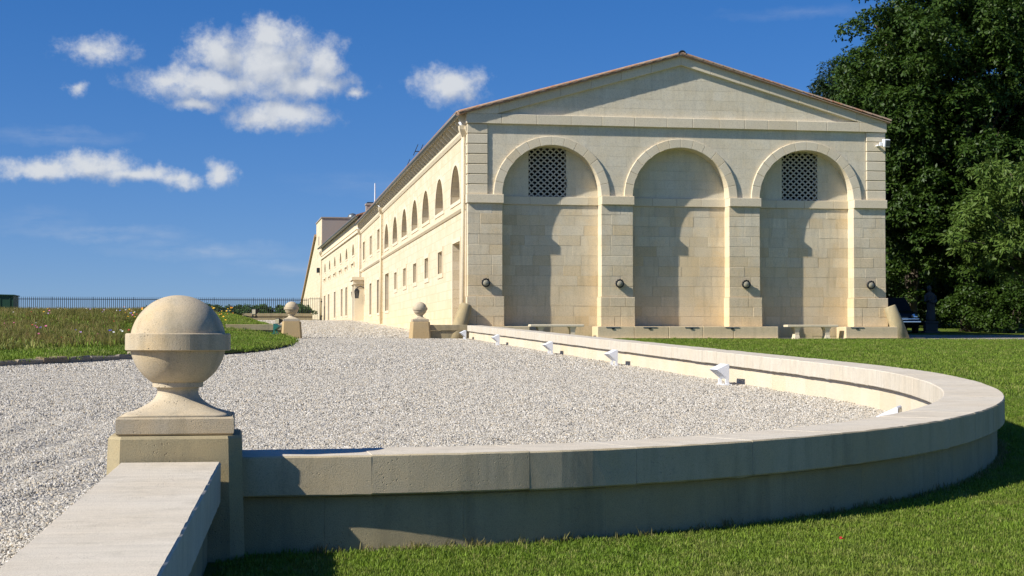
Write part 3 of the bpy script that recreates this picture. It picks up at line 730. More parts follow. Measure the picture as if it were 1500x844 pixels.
# piers
PIER_OBJ = []
for pi, (p, q) in enumerate(PIERS):
    pr = slab('pier', hall, M['mortar'], [[(p + .02, .1), (q - .02, .1), (q - .02, ZI0 + .02), (p + .02, ZI0 + .02)]], .009, REC + .05); PIER_OBJ.append(pr)
    zs = courses(1.34, ZI0)
    for za, zb in zip(zs[:-1], zs[1:]):
        c = p + (q - p) * random.choice([.3, .36, .5, .62, .7])
        for a, b in ((p, c), (c, q)): part('stone_block', *stone([(a + J * (a != p), za + J), (b - J * (b != q), za + J), (b - J * (b != q), zb - J), (a + J * (a != p), zb - J)], random.uniform(-.004, .004), REC + .02, .010), M['facade'], pr)
    zs = courses(.42, 1.33)
    ex0, ex1 = (.05, .05)
    for za, zb in zip(zs[:-1], zs[1:]):
        cs = [p - .03] + sorted([p + (q - p) * x for x in random.sample([.25, .4, .6, .75], random.choice([1, 2]))]) + [q + .045]
        for a, b in zip(cs[:-1], cs[1:]): part('base_block', *stone([(a + J * (a != cs[0]), za + J), (b - J * (b != cs[-1]), za + J), (b - J * (b != cs[-1]), zb - J), (a + J * (a != cs[0]), zb - J)], -.055 + random.uniform(-.004, .004), REC + .08, .010), M['facade'], pr)
    part('impost', *box(p - (.035 if pi == 0 else -.0), q + (.035 if pi == 3 else .03), -.085, REC + .03, ZI0, ZI1, .010), M['trim'], pr)
# quoins at the two upper corners
for a, b in ((-.02, .62), (W - .62, W + .02)):
    zs = courses(ZI1, ZC0)
    for za, zb in zip(zs[:-1], zs[1:]): part('quoin', *box(a, b, 0.0, .42, za + .010, zb - .010, .012), M['trim'], hall)
# cornice and raking cornice of separate stones
co = slab('cornice_core', hall, M['mortar'], [[(.05, ZC0 + .03), (W - .05, ZC0 + .03), (W - .05, ZC1 - .03), (.05, ZC1 - .03)]], .0, .5)
u = -.05
while u < W:
    e = u + random.uniform(.75, 1.15); e = W + .05 if W - e < .5 else e
    part('cornice_stone', *box(u + .003, e - .003, -.06, .3, ZC0, ZC1, .010), M['trim'], co); u = e
for s in (0, 1):
    rk = None; n = 7
    for k in range(n):
        a, b = W / 2 * k / n - (.05 if k == 0 else 0), W / 2 * (k + 1) / n
        poly = [(a + .002, RB + SL*a), (b - .002, RB + SL*b), (b - .002, RT + SL*b), (a + .002, RT + SL*a)]
        poly = clip(poly, 0, -1, -ZC1 - .001)
        if len(poly) < 3: continue
        if s: poly = [(W - x, z) for x, z in poly]
        part('raking_stone', *stone(poly, -.06, .36, .010), M['trim'], tym)
# roof
def roof(parent, y0, y1, hang, z_e, z_r, w0, w1, mid, name='roof'):
    poly = [(w0, z_e), (mid, z_r), (w1, z_e), (w1, z_e - .02), (mid, z_r - .02), (w0, z_e - .02)]
    return part(name, *prism_y(poly, y0, y1), M['tile'], parent)
EAVE = 6.955; OV = .30
RZ = EAVE + SL * (W / 2 + OV)
rf = roof(hall, -.19, LA, 0, EAVE, RZ, -OV, W + .14, W / 2)
def half_tile(L, r0, r1, n=6, th=.014):
    V, F = [], []
    for x, r in ((0, r0), (L, r1)):
        for k in range(n + 1): a = math.pi * k / n; V.append((x, r*math.cos(a), r*math.sin(a)))
        for k in range(n + 1): a = math.pi * k / n; V.append((x, (r-th)*math.cos(a), (r-th)*math.sin(a)))
    m = 2*(n+1)
    for k in range(n):
        F += [(k, k+1, m+k+1, m+k), (n+1+k, m+n+1+k, m+n+2+k, n+2+k), (k, n+1+k, n+2+k, k+1), (m+k, m+k+1, m+n+2+k, m+n+1+k)]
    F += [(0, m, m+n+1, n+1), (n, 2*n+1, m+2*n+1, m+n)]
    return V, flip_ok(V, F)
sl_len = math.hypot(W/2 + OV, RZ - EAVE); ang = math.atan2(RZ - EAVE, W/2 + OV); nt_ = 21
ht = half_tile(sl_len / nt_ + .06, .066, .052)
for s in (0, 1):
    first = None
    for k in range(nt_):
        d = sl_len * k / nt_ + (0 if s == 0 else .16 * (1 - k / nt_)); cx, cz = -OV + d*math.cos(ang), EAVE + d*math.sin(ang) + .002
        m = Matrix.Translation((cx if s == 0 else W - cx, -.135, cz)) @ Matrix.Rotation(0 if s == 0 else math.pi, 4, 'Z') @ Matrix.Rotation(-ang - .035, 4, 'Y')
        if first is None: first = part('verge_tile', *xf(ht, m), M['tile'], rf); base_m = m
        else:
            off = m.translation - base_m.translation; copy_part(first, rf, ORG[first] + off)
    # flat brick course under the verge tiles
    a0 = [(-OV, EAVE - .025), (W/2, RZ - .025), (W/2, RZ - .06), (-OV + .02, EAVE - .06)]
    a0 = a0 if s == 0 else [(W + .12, EAVE + SL*.18 - .025), a0[1], a0[2], (W + .10, EAVE + SL*.18 - .06)]
    part('verge_course', *prism_y(a0, -.165, .2), M['tile'], rf)
et = half_tile(.34, .095, .085); first = None
for k in range(int(LA / .25)):
    if first is None: first = part('eave_tile', *xf(et, Matrix.Translation((-OV - .03, .15, EAVE - .015)) @ Matrix.Rotation(-ang, 4, 'Y')), M['tile'], rf)
    else: copy_part(first, rf, ORG[first] + Vector((0, k * .25, 0)))
part('ridge_cap', *xf(half_tile(LA + .2, .13, .13, 8), Matrix.Translation((W/2, -.2, RZ - .02)) @ Matrix.Rotation(math.pi/2, 4, 'Z')), M['zinc'], rf)
# eaves of the long front: gutter, rafter tails, bed moulding
def gutter(parent, y0, y1, x, z, mat='zinc'):
    pr = [(x - .075 + .075*math.cos(a), z - .075*math.sin(a) + .0) for a in np.linspace(0, math.pi, 9)]
    inn = [(x - .075 + .062*math.cos(a), z - .062*math.sin(a)) for a in np.linspace(math.pi, 0, 9)]
    return part('gutter', *prism_y(pr + inn, y0, y1), M[mat], parent, True)
def eaves(parent, y0, y1, xw, ze, step=.82):
    gutter(parent, y0, y1, xw - OV + .05, ze - .03)
    part('eaves_board', *prism_y([(xw - OV + .02, ze - .02), (xw + .1, ze + .08), (xw + .1, ze + .05), (xw - OV + .02, ze - .05)], y0, y1), M['wood'], parent)
    first = None; k = 0; y = y0 + .35
    tail = prism_y([(xw - .24, ze - .06), (xw + .05, ze + .03), (xw + .05, ze - .34), (xw - .06, ze - .34), (xw - .24, ze - .17)], -.055, .055)
    while y < y1:
        if first is None: first = part('rafter_tail', *xf(tail, Matrix.Translation((0, y, 0))), M['wood'], parent)
        else: copy_part(first, parent, ORG[first] + Vector((0, k * step, 0)))
        k += 1; y += step
    part('bed_moulding', *prism_y([(xw - .07, ze - .40), (xw + .1, ze - .40), (xw + .1, ze - .58), (xw - .02, ze - .58), (xw - .07, ze - .48)], y0 + .02, y1), M['trim'], parent)
eaves(hall, -.02 + .02, LA, 0.0, EAVE)
# ---- long walls with real openings
def lunette(t, z, r, n=14): return [(t - r, z)] + [(t + r*math.cos(a), z + r*math.sin(a)) for a in np.linspace(math.pi, 0, n + 1)[1:-1]] + [(t + r, z)]
def rect(t0, t1, z0, z1): return [(t0, z0), (t0, z1), (t1, z1), (t1, z0)]
def long_wall(parent, outline, holes, x=0.0, depth=.42, mat='render_wall', name='side_wall'):
    loops = [outline] + [h[0] for h in holes]; V = []; F = []
    for l in loops: V += [(x, t, z) for t, z in l]
    for t in tessellate_polygon([[Vector((t, z, 0)) for t, z in l] for l in loops]): F.append(tuple(t))
    F = [f if (Vector(V[f[1]]) - Vector(V[f[0]])).cross(Vector(V[f[2]]) - Vector(V[f[0]])).x < 0 else f[::-1] for f in F]
    for l in loops[1:]:                                             # reveals
        n = len(V); m = len(l); cy = sum(p[0] for p in l) / m; cz = sum(p[1] for p in l) / m
        V += [(x, t, z) for t, z in l] + [(x + depth, t, z) for t, z in l]
        for i in range(m):
            f = (n + i, n + (i+1) % m, n + m + (i+1) % m, n + m + i); a, b, c = (Vector(V[q]) for q in f[:3]); nn = (b - a).cross(c - a)
            mid = (a + b) / 2; F.append(f if nn.dot(Vector((0, cy - mid.y, cz - mid.z))) > 0 else f[::-1])
    w = part(name, V, F, M[mat], parent)
    for l, kind, sur in holes:
        m = len(l); cy = sum(p[0] for p in l) / m; cz = sum(p[1] for p in l) / m
        ring = lambda s, xx: [(xx, cy + (t - cy) * (1 + s / max(.15, abs(t - cy))) if abs(t - cy) > .02 else t, cz + (z - cz) * (1 + s / max(.15, abs(z - cz))) if abs(z - cz) > .02 else z) for t, z in l]
        fr = ring(.02, x + depth - .03) + ring(-.07, x + depth - .03) + ring(.02, x + depth) + ring(-.07, x + depth)
        FF = []
        for i in range(m):
            j = (i + 1) % m; FF += [(i, j, m + j, m + i), (m + i, m + j, 3*m + j, 3*m + i)]
        nm = 'door' if kind == 'door' else 'window'
        o = part(nm, fr, flip_ok(fr, FF), M['wood'], parent)
        pv = ring(.03, x + depth - .012); FP = [tuple(range(m))]
        part('pane' if kind != 'door' else 'door_leaf', pv, FP, M['pane' if kind == 'glass' else 'shutter'], o)
        if kind == 'glass':
            part('glazing_bar', *join(box(x + depth - .03, x + depth - .005, cy - .02, cy + .02, min(p[1] for p in l), max(p[1] for p in l)), box(x + depth - .028, x + depth - .006, min(p[0] for p in l), max(p[0] for p in l), cz - .015, cz + .015)), M['wood'], o)
        if sur:
            so = ring(sur, x - .025) + ring(.0, x - .025) + ring(sur, x + .02) + ring(.0, x + .02); FS = []
            for i in range(m):
                j = (i + 1) % m; FS += [(i, j, m + j, m + i), (i, 2*m + i, 2*m + j, j), (m + i, m + j, 3*m + j, 3*m + i)]
            part('surround', so, flip_ok(so, FS), M['trim'], o)
    return w
holes = []
for k, tc_ in enumerate([2.95, 7.33, 11.68, 15.70, 20.03, 24.42, 28.95]): holes.append((lunette(tc_, 4.47, 1.20), 'glass', .12))
for tc_ in [7.06, 11.35, 15.6, 19.87, 24.15]: holes.append((rect(tc_ - .62, tc_ + .62, 2.32, 3.08), 'glass', .16))
holes.append((rect(1.75, 3.62, .20, 3.14), 'door', .14)); holes.append((rect(27.7, 29.7, 1.42, 3.22), 'glass', .12))
long_wall(hall, [(.0, -.3), (LA, -.3), (LA, EAVE - .05), (.0, EAVE - .05)], holes, x=.012)
def string(parent, y0, y1, z, x=0.0, h=.16, p=.07):
    part('string_course', *prism_y([(x - p, z), (x + .05, z), (x + .05, z - h), (x - p * .3, z - h), (x - p, z - h * .55)], y0, y1), M['trim'], parent)
string(hall, .45, LA, 4.20)
# right-hand and rear walls, so that the hall is a closed body
part('end_wall', *box(W - .3, W - .005, .3, LA, -.3, EAVE - .06), M['render_wall'], hall)
part('back_wall', *box(.1, W - .1, LA - .3, LA - .02, -.3, EAVE - .06), M['render_wall'], hall)
part('ceiling', *box(.1, W - .1, .6, LA - .3, 6.55, 6.6), M['dark'], hall)
part('inner_lining', *box(.5, W - .5, 1.4, 1.45, 0, 6.5), M['dark'], hall)
def downpipe(parent, y, z0, z1, x=-.10, r=.055, hopper=True):
    d = part('downpipe', *tube([(x, y, z0), (x, y, z1)], r, 10), M['trim'], parent, True)
    if hopper: part('hopper', *loft([[(x + a*s, y + b*s, z) for a, b in ((-1, -1), (1, -1), (1, 1), (-1, 1))] for s, z in ((.05, z1 - .05), (.13, z1 + .18), (.14, z1 + .30))]), M['trim'], d)
    part('outlet', *tube([(x, y, z1 + .25), (x - .12, y, z1 + .42)], .045, 8), M['white'], d, True)
downpipe(hall, .30, .1, 6.3); downpipe(hall, LA - .15, .6, 6.35)
# plinth bench along the foot of the front
pl_o = slab('plinth', hall, M['mortar'], [[(4.0, -.15), (9.72, -.15), (9.72, .38), (4.0, .38)], [(12.0, -.15), (13.72, -.15), (13.72, .38), (12.0, .38)], [(-.05, -.15), (1.8, -.15), (1.8, .38), (-.05, .38)]], -.42, .3)
for a, b in ((3.96, 9.75), (11.97, 13.76), (-.08, 1.85)):
    u = a
    while u < b - .05:
        e = u + random.uniform(.9, 1.5); e = b if b - e < .5 else e
        part('plinth_stone', *box(u + .003, e - .003, -.46, .35, -.2, .415, .012), M['facade'], pl_o); u = e
for u in (5.62, 6.95, 8.25, 4.45, 12.35):
    vp = part('vent_plate', *box(u - .22, u + .22, -.474, -.40, .375, .40, 0), M['zinc'], pl_o); part('vent_slot', *box(u - .045, u + .045, -.478, -.44, .325, .365), M['black'], vp)
# lattice windows of scallop tiles
def scallop():
    n = 8; ro, ri = .104, .070; poly = [(ro*math.cos(a), ro*math.sin(a)) for a in np.linspace(0, math.pi, n+1)] + [(ri*math.cos(a), ri*math.sin(a)) for a in np.linspace(math.pi, 0, n+1)]
    return prism_y(poly, 0, .06)
for bi in (0, 2):
    p, q = BAYS[bi]; a, b = p + .90, q - 1.02
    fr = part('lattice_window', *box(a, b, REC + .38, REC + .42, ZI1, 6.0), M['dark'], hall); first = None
    nxs = 6; dx = (b - a) / nxs; sc = dx / .2; rows = 18; dz = 1.58 / rows
    for r in range(rows):
        for k in range(nxs + (r % 2 == 0) * 0 + (r % 2)):
            cx = a + dx * (k + (.5 if r % 2 == 0 else 0)); 
            if first is None: first = part('scallop_tile', *xf(scallop(), Matrix.Translation((cx, REC + .005, ZI1 + r*dz - .03)) @ Matrix.Diagonal((sc, 1, sc, 1))), M['lattice'], fr); c0 = Vector((cx, 0, r * dz))
            else: copy_part(first, fr, ORG[first] + Vector((cx, 0, r * dz)) - c0)
# things standing at or fixed to the front
def bench(label, u):
    t = thing('stone_bench', label, 'bench', (HX + u, HY - .18, EYE + .0), group='stone benches against the arches')
    part('seat', *box(-.84, .84, -.20, .20, .40, .475, .012), M['trim'], t)
    for x in (-.50, .50):
        v, f = loft([[(x - w, -d, z), (x + w, -d, z), (x + w, d, z), (x - w, d, z)] for w, d, z in ((.10, .16, -.05), (.09, .15, .03), (.065, .13, .16), (.07, .14, .30), (.11, .17, .398))])
        part('leg', v, f, M['trim'], t)
bench('stone bench in front of the left arch, partly behind the low wall', 2.72); bench('stone bench standing on the lawn edge in front of the right arch', 10.92)
def wall_lamp(label, u, z):
    t = thing('wall_lamp', label, 'lamp', (HX + u, HY - .005, EYE + z), group='round wall lamps on the piers')
    rot = Matrix.Rotation(math.pi/2, 4, 'X')
    part('base', *xf(lathe([(.115, 0), (.125, .02), (.12, .07), (.10, .09)], 20), rot), M['black'], t, True)
    b = part('ring', *xf(lathe([(.098, .085), (.132, .085), (.136, .10), (.132, .122), (.112, .128), (.098, .115)], 24), rot), M['black'], t, True)
    part('lens', *xf(lathe([(.100, .09), (.098, .118), (.065, .142), (.01, .150)], 20), rot), M['glass_lamp'], t, True)
    part('hood', *xf(join(*[box(.130*math.cos(a) - .016, .130*math.cos(a) + .016, .130*math.sin(a) - .010, .130*math.sin(a) + .014, .08, .14) for a in (R(60), R(90), R(120), R(150))]), rot), M['black'], t)
for u, l in ((.55, 'leftmost pier'), (4.75, 'pier between the left and middle arches'), (8.83, 'pier between the middle and right arches'), (12.97, 'rightmost pier')):
    wall_lamp('round black wall lamp on the ' + l, u, 1.745)
def guard(label, base, top, r0, r1):
    t = thing('guard_stone', label, 'guard stone', base, group='leaning guard stones at the corners')
    b, a = Vector((0, 0, -.1)), Vector(top); V, F = tube([b, a * .5, a * .97, a], [r0, (r0+r1)/2, r1, r1 * .88], 20); part('shaft', V, F, M['low'], t, True)
guard('leaning round guard stone at the left corner of the hall, behind the low wall', (HX - .42, HY - .35, EYE - .03), (.36, .25, 1.10), .27, .19)
guard('leaning round guard stone at the right corner of the hall, beside the dark trees', (HX + W + .42, HY - .30, EYE - .03), (-.36, .15, 1.10), .27, .19)
t = thing('floodlight', 'small white floodlight under the cornice at the upper right corner of the hall', 'floodlight', (HX + W - .05, HY - .06, EYE + 6.30))
part('housing', *xf(box(-.10, .10, -.26, -.05, -.10, .14, .012), Matrix.Rotation(R(12), 4, 'X')), M['white'], t)
part('lens', *xf(box(-.05, .09, -.272, -.262, -.08, .12), Matrix.Rotation(R(12), 4, 'X')), M['pane'], t); part('bracket', *join(box(-.26, -.16, -.12, .06, -.10, -.06), box(-.2, -.12, -.16, -.1, -.1, .02)), M['white'], t)
# aerials on the roof
def aerial(label, loc, h, n, L):
    t = thing('roof_aerial', label, 'aerial', loc); part('mast', *tube([(0, 0, 0), (0, 0, h)], .022, 6), M['black'], t)
    if n:
        part('boom', *tube([(-L*.5, .1, h*.82), (L*.5, -.1, h*.80)], .02, 6), M['black'], t)
        for k in range(n):
            x = -L*.5 + L*k/(n-1); part('element', *tube([(x - .05, .4, h*.82 - .12), (x + .05, -.4, h*.82 + .22)], .014, 5), M['black'], t)
aerial('black television aerial above the near part of the hall roof', (6.566 + .42, 47.568 + 14.6, EYE + 6.7), 1.0, 6, 1.0)
aerial('small aerial further back on the hall roof', (6.566 + .35, 47.568 + 18.6, EYE + 6.8), .72, 3, .7)

# ------------------------------------------------------------------ the middle house
hb = thing('stone_house', 'plain pale two-storey house in the middle of the long row, with lantern-lit doorway', 'building', (HX, HY + LA, EYE + .4), org=(0, LA, .4))
hol = []
for tc_ in (33.9, 39.2, 44.5): hol.append((rect(tc_ - .75, tc_ + .75, 4.70, 5.74), 'glass', .12))
for tc_ in (34.1, 39.3): hol.append((rect(tc_ - .70, tc_ + .70, 1.40, 3.12), 'glass', .12))
hol.append((rect(45.0, 46.2, 1.0, 3.05), 'door', 0))
long_wall(hb, [(LA, .1), (LB, .1), (LB, EAVE - .05), (LA, EAVE - .05)], hol, x=.02)
string(hb, LA, LB, 4.20, x=.0); eaves(hb, LA, LB - .05, 0.0, EAVE); roofb = roof(hb, LA + .01, LB - .03, 0, EAVE, RZ, -OV, W + OV, W / 2)
first = None
for k in range(int((LB - LA) / .25)):
    if first is None: first = part('eave_tile', *xf(et, Matrix.Translation((-OV - .03, LA + .15, EAVE - .015)) @ Matrix.Rotation(-ang, 4, 'Y')), M['tile'], roofb)
    else: copy_part(first, roofb, ORG[first] + Vector((0, k * .25, 0)))
zs = courses(.7, 6.4, .33)
for za, zb in zip(zs[:-1], zs[1:]): part('quoin', *box(-.035, .05, LA + .15, LA + .62, za + .012, zb - .012, .012), M['trim'], hb)
downpipe(hb, LB - .25, .9, 6.35)
dr = part('door_surround', *join(box(-.55, .05, 44.55, 44.95, .9, 3.25), box(-.55, .05, 46.25, 46.65, .9, 3.25), box(-.62, .05, 44.45, 46.75, 3.25, 3.5), box(-.70, .05, 44.35, 46.85, 3.5, 3.68)), M['trim'], hb)
part('door_step', *box(-1.0, .05, 44.3, 46.9, .7, 1.02, .02), M['low'], hb)
part('end_wall', *box(W - .3, W, LA, LB, .1, EAVE - .06), M['render_wall'], hb)
ch = thing('chimney', 'dark square chimney standing on the roof of the middle house', 'chimney', (6.98, 93.0, EYE + 6.95))
part('stack', *box(-.24, .24, -.24, .24, 0, 1.0, .015), M['grey_render'], ch); part('cap', *box(-.28, .28, -.28, .28, 1.0, 1.12, .015), M['grey_render'], ch); part('pot', *box(-.18, .18, -.18, .18, 1.12, 1.2, .01), M['black'], ch)
t = thing('mast', 'thin white mast beside the chimney', 'mast', (7.25, 92.6, EYE + 6.95)); part('pole', *tube([(0, 0, 0), (0, 0, 2.3)], [.05, .03], 8), M['white'], t); part('foot', *box(-.1, .1, -.1, .1, 0, .08), M['zinc'], t)
def lantern(label, y, x):
    t = thing('lantern', label, 'lantern', (HX + x, HY + y, EYE + 2.42), group='lanterns by the doorway')
    part('cage', *loft([[(s*c, s*d, z) for c, d in ((-1, -1), (1, -1), (1, 1), (-1, 1))] for s, z in ((.08, 0), (.13, .42))]), M['pane'], t)
    part('roof', *loft([[(s*c, s*d, z) for c, d in ((-1, -1), (1, -1), (1, 1), (-1, 1))] for s, z in ((.16, .42), (.09, .54), (.03, .60))]), M['black'], t)
    part('bracket', *tube([(0, 0, .62), (.2, 0, .72), (.45, 0, .6)], .025, 6), M['black'], t)
    for c, d in ((-1, -1), (1, -1), (1, 1), (-1, 1)): part('corner_bar', *tube([(.08*c, .08*d, 0), (.13*c, .13*d, .42)], .018, 5), M['black'], t)
lantern('black lantern on the near side of the doorway', 44.2, -.42); lantern('black lantern on the far side of the doorway', 47.0, -.42)

# ------------------------------------------------------------------ the far wing and the tower
RZC = R(1.272); LC = 34.9; EC = 7.50
hc = thing('stone_wing', 'far pale wing of the row with a row of small half-round windows', 'building', (HX, HY + LB, EYE + 1.0), RZC, org=(0, 0, 1.0))
hol = []
for s in (5.0, 10.2, 14.05, 20.4, 26.6, 31.0): hol.append((rect(s - .75, s + .75, 1.62 if s < 25 else 1.2, 3.50), 'glass', .1))
for s in (5.04, 10.09, 15.07, 20.34, 25.55, 30.6): hol.append((lunette(s, 5.36, .72, 10), 'glass', .1))
long_wall(hc, [(0, .6), (LC, .6), (LC, EC - .05), (0, EC - .05)], hol, x=.0)
for s in (5.04, 10.09, 15.07, 20.34, 25.55, 30.6): part('sill', *join(box(-.10, .05, s - 1.0, s + 1.0, 4.82, 4.92), box(-.08, .05, s - 1.0, s - .86, 4.6, 4.82), box(-.08, .05, s + .86, s + 1.0, 4.6, 4.82)), M['trim'], hc)
part('frieze', *join(prism_y([(-.06, 6.95), (.05, 6.95), (.05, 6.83), (-.06, 6.83)], .1, LC), prism_y([(-.10, 6.72), (.05, 6.72), (.05, 6.56), (-.10, 6.56)], .1, LC)), M['trim'], hc)
gutter(hc, -.1, LC, -.22, EC - .02); part('eaves_board', *prism_y([(-.28, EC - .02), (.1, EC + .06), (.1, EC + .0), (-.28, EC - .06)], -.1, LC), M['zinc'], hc)
rc = roof(hc, -.15, LC, 0, EC, EC + 2.3, -.28, W + .3, W / 2)
part('verge_course', *prism_y([(-.30, EC + .03), (W/2, EC + 2.36), (W/2, EC + 2.26), (-.30, EC - .05)], -.30, -.02), M['tile'], rc)
part('gable_wall', *prism_y([(.0, 5.5), (0.0, EC - .08), (W/2, EC + 2.2), (W, EC - .08), (W, 5.5)], .0, .2), M['grey_render'], hc)  # shade on this gable end is put into its grey colour
part('verge_shade', *prism_y([(-.2, EC - .30), (W/2, EC + 2.0), (W/2, EC + 2.2), (-.2, EC - .08)], -.12, -.02), M['black'], hc)  # black strip standing in for the shade under the verge
downpipe(hc, LC - .3, 1.4, 6.9)
td = thing('gabled_barn', 'pale tower block with a long sloping gable at the far end of the row', 'building', (HX - math.sin(RZC)*LC, HY + LB + math.cos(RZC)*LC, EYE + 1.4), RZC, org=(0, LC, 1.4))
V = [(0, LC + .02, 1.0), (0, 63.5, 1.0), (0, 63.5, 3.7), (0, 41.9, 8.9), (0, LC + .02, 8.9)]; V += [(x + 9, y, z) for x, y, z in V]
part('side_wall', V, flip_ok(V, [(0, 1, 2, 3, 4), (5, 6, 7, 8, 9), (0, 1, 6, 5), (1, 2, 7, 6), (2, 3, 8, 7), (3, 4, 9, 8), (4, 0, 5, 9)]), M['render_wall'], td)
V = [(-.18, 64.0, 3.55), (-.18, 41.85, 8.92), (-.18, 41.85, 9.12), (-.18, 64.0, 3.75)]; V += [(9.2, y, z) for x, y, z in V]
part('roof', V, flip_ok(V, [(0, 1, 2, 3), (4, 5, 6, 7), (0, 1, 5, 4), (1, 2, 6, 5), (2, 3, 7, 6), (3, 0, 4, 7)]), M['tile'], td)
tw = part('tower', *box(.0, 5.6, LC + .03, 41.9, 8.9, 10.0), M['render_wall'], td)
part('tower_face', *box(.02, 5.58, LC - .04, LC + .03, 7.0, 9.96), M['grey_render'], tw); part('tower_coping', *box(-.06, 5.7, LC - .1, 42.0, 10.0, 10.1), M['grey_render'], tw)
part('roof_vent', *lathe([(.42, 0), (.42, .12), (.34, .28), (.18, .38), (.02, .42)], 16, (2.6, LC + 1.0, 10.1)), M['zinc'], tw, True)
part('slit_window', *box(-.03, .1, 38.0, 38.9, 8.0, 8.7), M['shutter'], td); part('wall_box', *box(-.25, .0, 36.8, 37.5, 5.6, 6.0), M['black'], td)
t2 = part('corner_trim', *box(-.05, .1, LC + .2, LC + .7, 1.2, 8.2), M['trim'], td)

# ------------------------------------------------------------------ floodlights on the gravel
def wedge(label, loc, mat, rz=0, group='wedge floodlights on the ground'):
    t = thing('ground_floodlight', label, 'floodlight', loc, rz, group)
    body = prism_y([(-.155, .205), (.0, .280), (.015, .275), (.015, .085), (.0, .080)], -.18, .18); part('housing', *body, mat, t)
    part('lens', *box(.0155, .019, -.165, .165, .10, .26), M['glass_lamp'], t)
    for y in (-.165, .165): part('leg', *box(-.03, .012, y - .012, y + .012, -.03, .082), mat, t)
    part('foot_plate', *box(-.06, .05, -.19, .19, -.03, .012), mat, t)
for y, l in ((46.0, 'farthest of the white wedge floodlights along the low wall, near the hall'), (39.75, 'second white wedge floodlight from the hall along the low wall'), (32.6, 'third white wedge floodlight from the hall along the low wall'),
             (26.7, 'fourth white wedge floodlight from the hall along the low wall'), (20.3, 'nearest fully visible white wedge floodlight on the gravel by the low wall'), (11.75, 'white wedge floodlight at the curved end, mostly hidden behind the coping')):
    wedge(l, (6.27 if y > 16 else 5.05, y, G(y) + .05), M['white'], 0 if y > 16 else R(-28))
wedge('dark green wedge floodlight on the lawn edge by the left far ball pedestal', (.72, 45.6, G(45.6) + .24), M['green_paint'], R(165))
wedge('small black wedge floodlight behind the left low wall, higher on the bank', (.15, 55.5, G(55.5) + .62), M['black'], R(200)); wedge('small black wedge floodlight behind the left low wall, lower on the bank', (.95, 55.0, G(55) + .30), M['black'], R(200))

# ------------------------------------------------------------------ fence, gate and hedge far left
FY = 126.5
fn = thing('iron_fence', 'tall dark iron railing fence along the skyline on the left', 'fence', (-18, FY, G(FY)))
x0, x1 = -40.0, 4.55; bar = None
bt = tube([(0, 0, .05), (0, 0, 1.78), (0, 0, 1.90)], [.026, .026, .004], 5)
k = 0; x = x0
while x < x1:
    if bar is None: bar = part('bar', *xf(bt, Matrix.Translation((x + 18, 0, 0))), M['fence'], fn)
    else: copy_part(bar, fn, ORG[bar] + Vector((x - x0, 0, 0)))
    k += 1; x = x0 + k * .155
for z in (.18, 1.68): part('rail', *box(x0 + 18, x1 + 18, -.02, .02, z - .025, z + .025), M['fence'], fn)
x = x0
while x < x1: part('post', *box(x + 18 - .03, x + 18 + .03, -.03, .03, -.1, 1.86), M['fence'], fn); x += 3.1
gt = thing('iron_gate', 'narrow black iron gate between the fence and the far wing', 'gate', (4.62, FY - .3, G(FY)), R(-6))
part('gate_frame', *join(tube([(0, 0, .1), (0, 0, 1.78), (1.02, 0, 1.78), (1.02, 0, .1), (0, 0, .1)], .035, 6)), M['fence'], gt)
for k in range(6): part('bar', *tube([(.15 + k * .145, 0, .1), (.15 + k * .145, 0, 1.9)], .016, 5), M['fence'], gt)
part('latch', *box(-.03, .22, -.06, .06, .75, .85), M['black'], gt)
for z in (.35, 1.5): part('hinge', *box(.95, 1.08, -.06, .06, z, z + .1), M['black'], gt)
t = thing('storage_container', 'dark green flat-topped metal cabin at the far left end of the fence', 'cabin', (-15.3, 108, G(108)))
part('body', *join(box(-8, 0, -1.2, 1.2, -.5, 1.62)), M['dark_green'], t); part('roof', *prism_y([(-8.1, 1.76), (.08, 1.63), (.08, 1.69), (-8.1, 1.84)], -1.3, 1.3), M['dark_green'], t)
for k in range(12): part('rib', *box(-.25 - k*.6, -.18 - k*.6, -1.23, -1.2, -.3, 1.58), M['dark_green'], t)

# ------------------------------------------------------------------ foliage
def leaves_mesh(P, Nn, size, mat, name, parent, star=1, elong=2.0, droop=.5, seed=1):
    """one crown: leaf blades at points P, roughly facing out along Nn"""
    r = np.random.default_rng(seed); n = len(P)
    P = np.repeat(P, star, 0); Nn = np.repeat(Nn, star, 0); m = len(P)
    nrm = Nn * .55 + r.normal(0, .45, (m, 3)) + np.array([0, 0, .45]); nrm /= np.linalg.norm(nrm, axis=1)[:, None] + 1e-9
    t = r.normal(0, 1, (m, 3)); t[:, 2] -= droop; t -= nrm * (t * nrm).sum(1)[:, None]; t /= np.linalg.norm(t, axis=1)[:, None] + 1e-9
    b = np.cross(nrm, t); L = size * r.uniform(.6, 1.25, m)[:, None]; w = L / elong
    a = P + t * (L * .12 if star > 1 else 0)
    v = np.stack([a, a + t*L*.55 + b*w*.5 - nrm*L*.04, a + t*L - nrm*L*.12, a + t*L*.55 - b*w*.5 - nrm*L*.04], 1).reshape(-1, 3)
    me = bpy.data.meshes.new(name); me.vertices.add(len(v)); me.loops.add(m * 4); me.polygons.add(m)
    me.vertices.foreach_set('co', v.astype('f').ravel()); me.loops.foreach_set('vertex_index', np.arange(m * 4, dtype='i'))
    me.polygons.foreach_set('loop_start', np.arange(0, m * 4, 4, dtype='i')); me.polygons.foreach_set('loop_total', np.full(m, 4, dtype='i'))
    me.materials.append(mat); me.update(calc_edges=True); me.validate()
    o = bpy.data.objects.new(name, me); COL.objects.link(o)
    if parent is not None: o.parent = parent
    return o
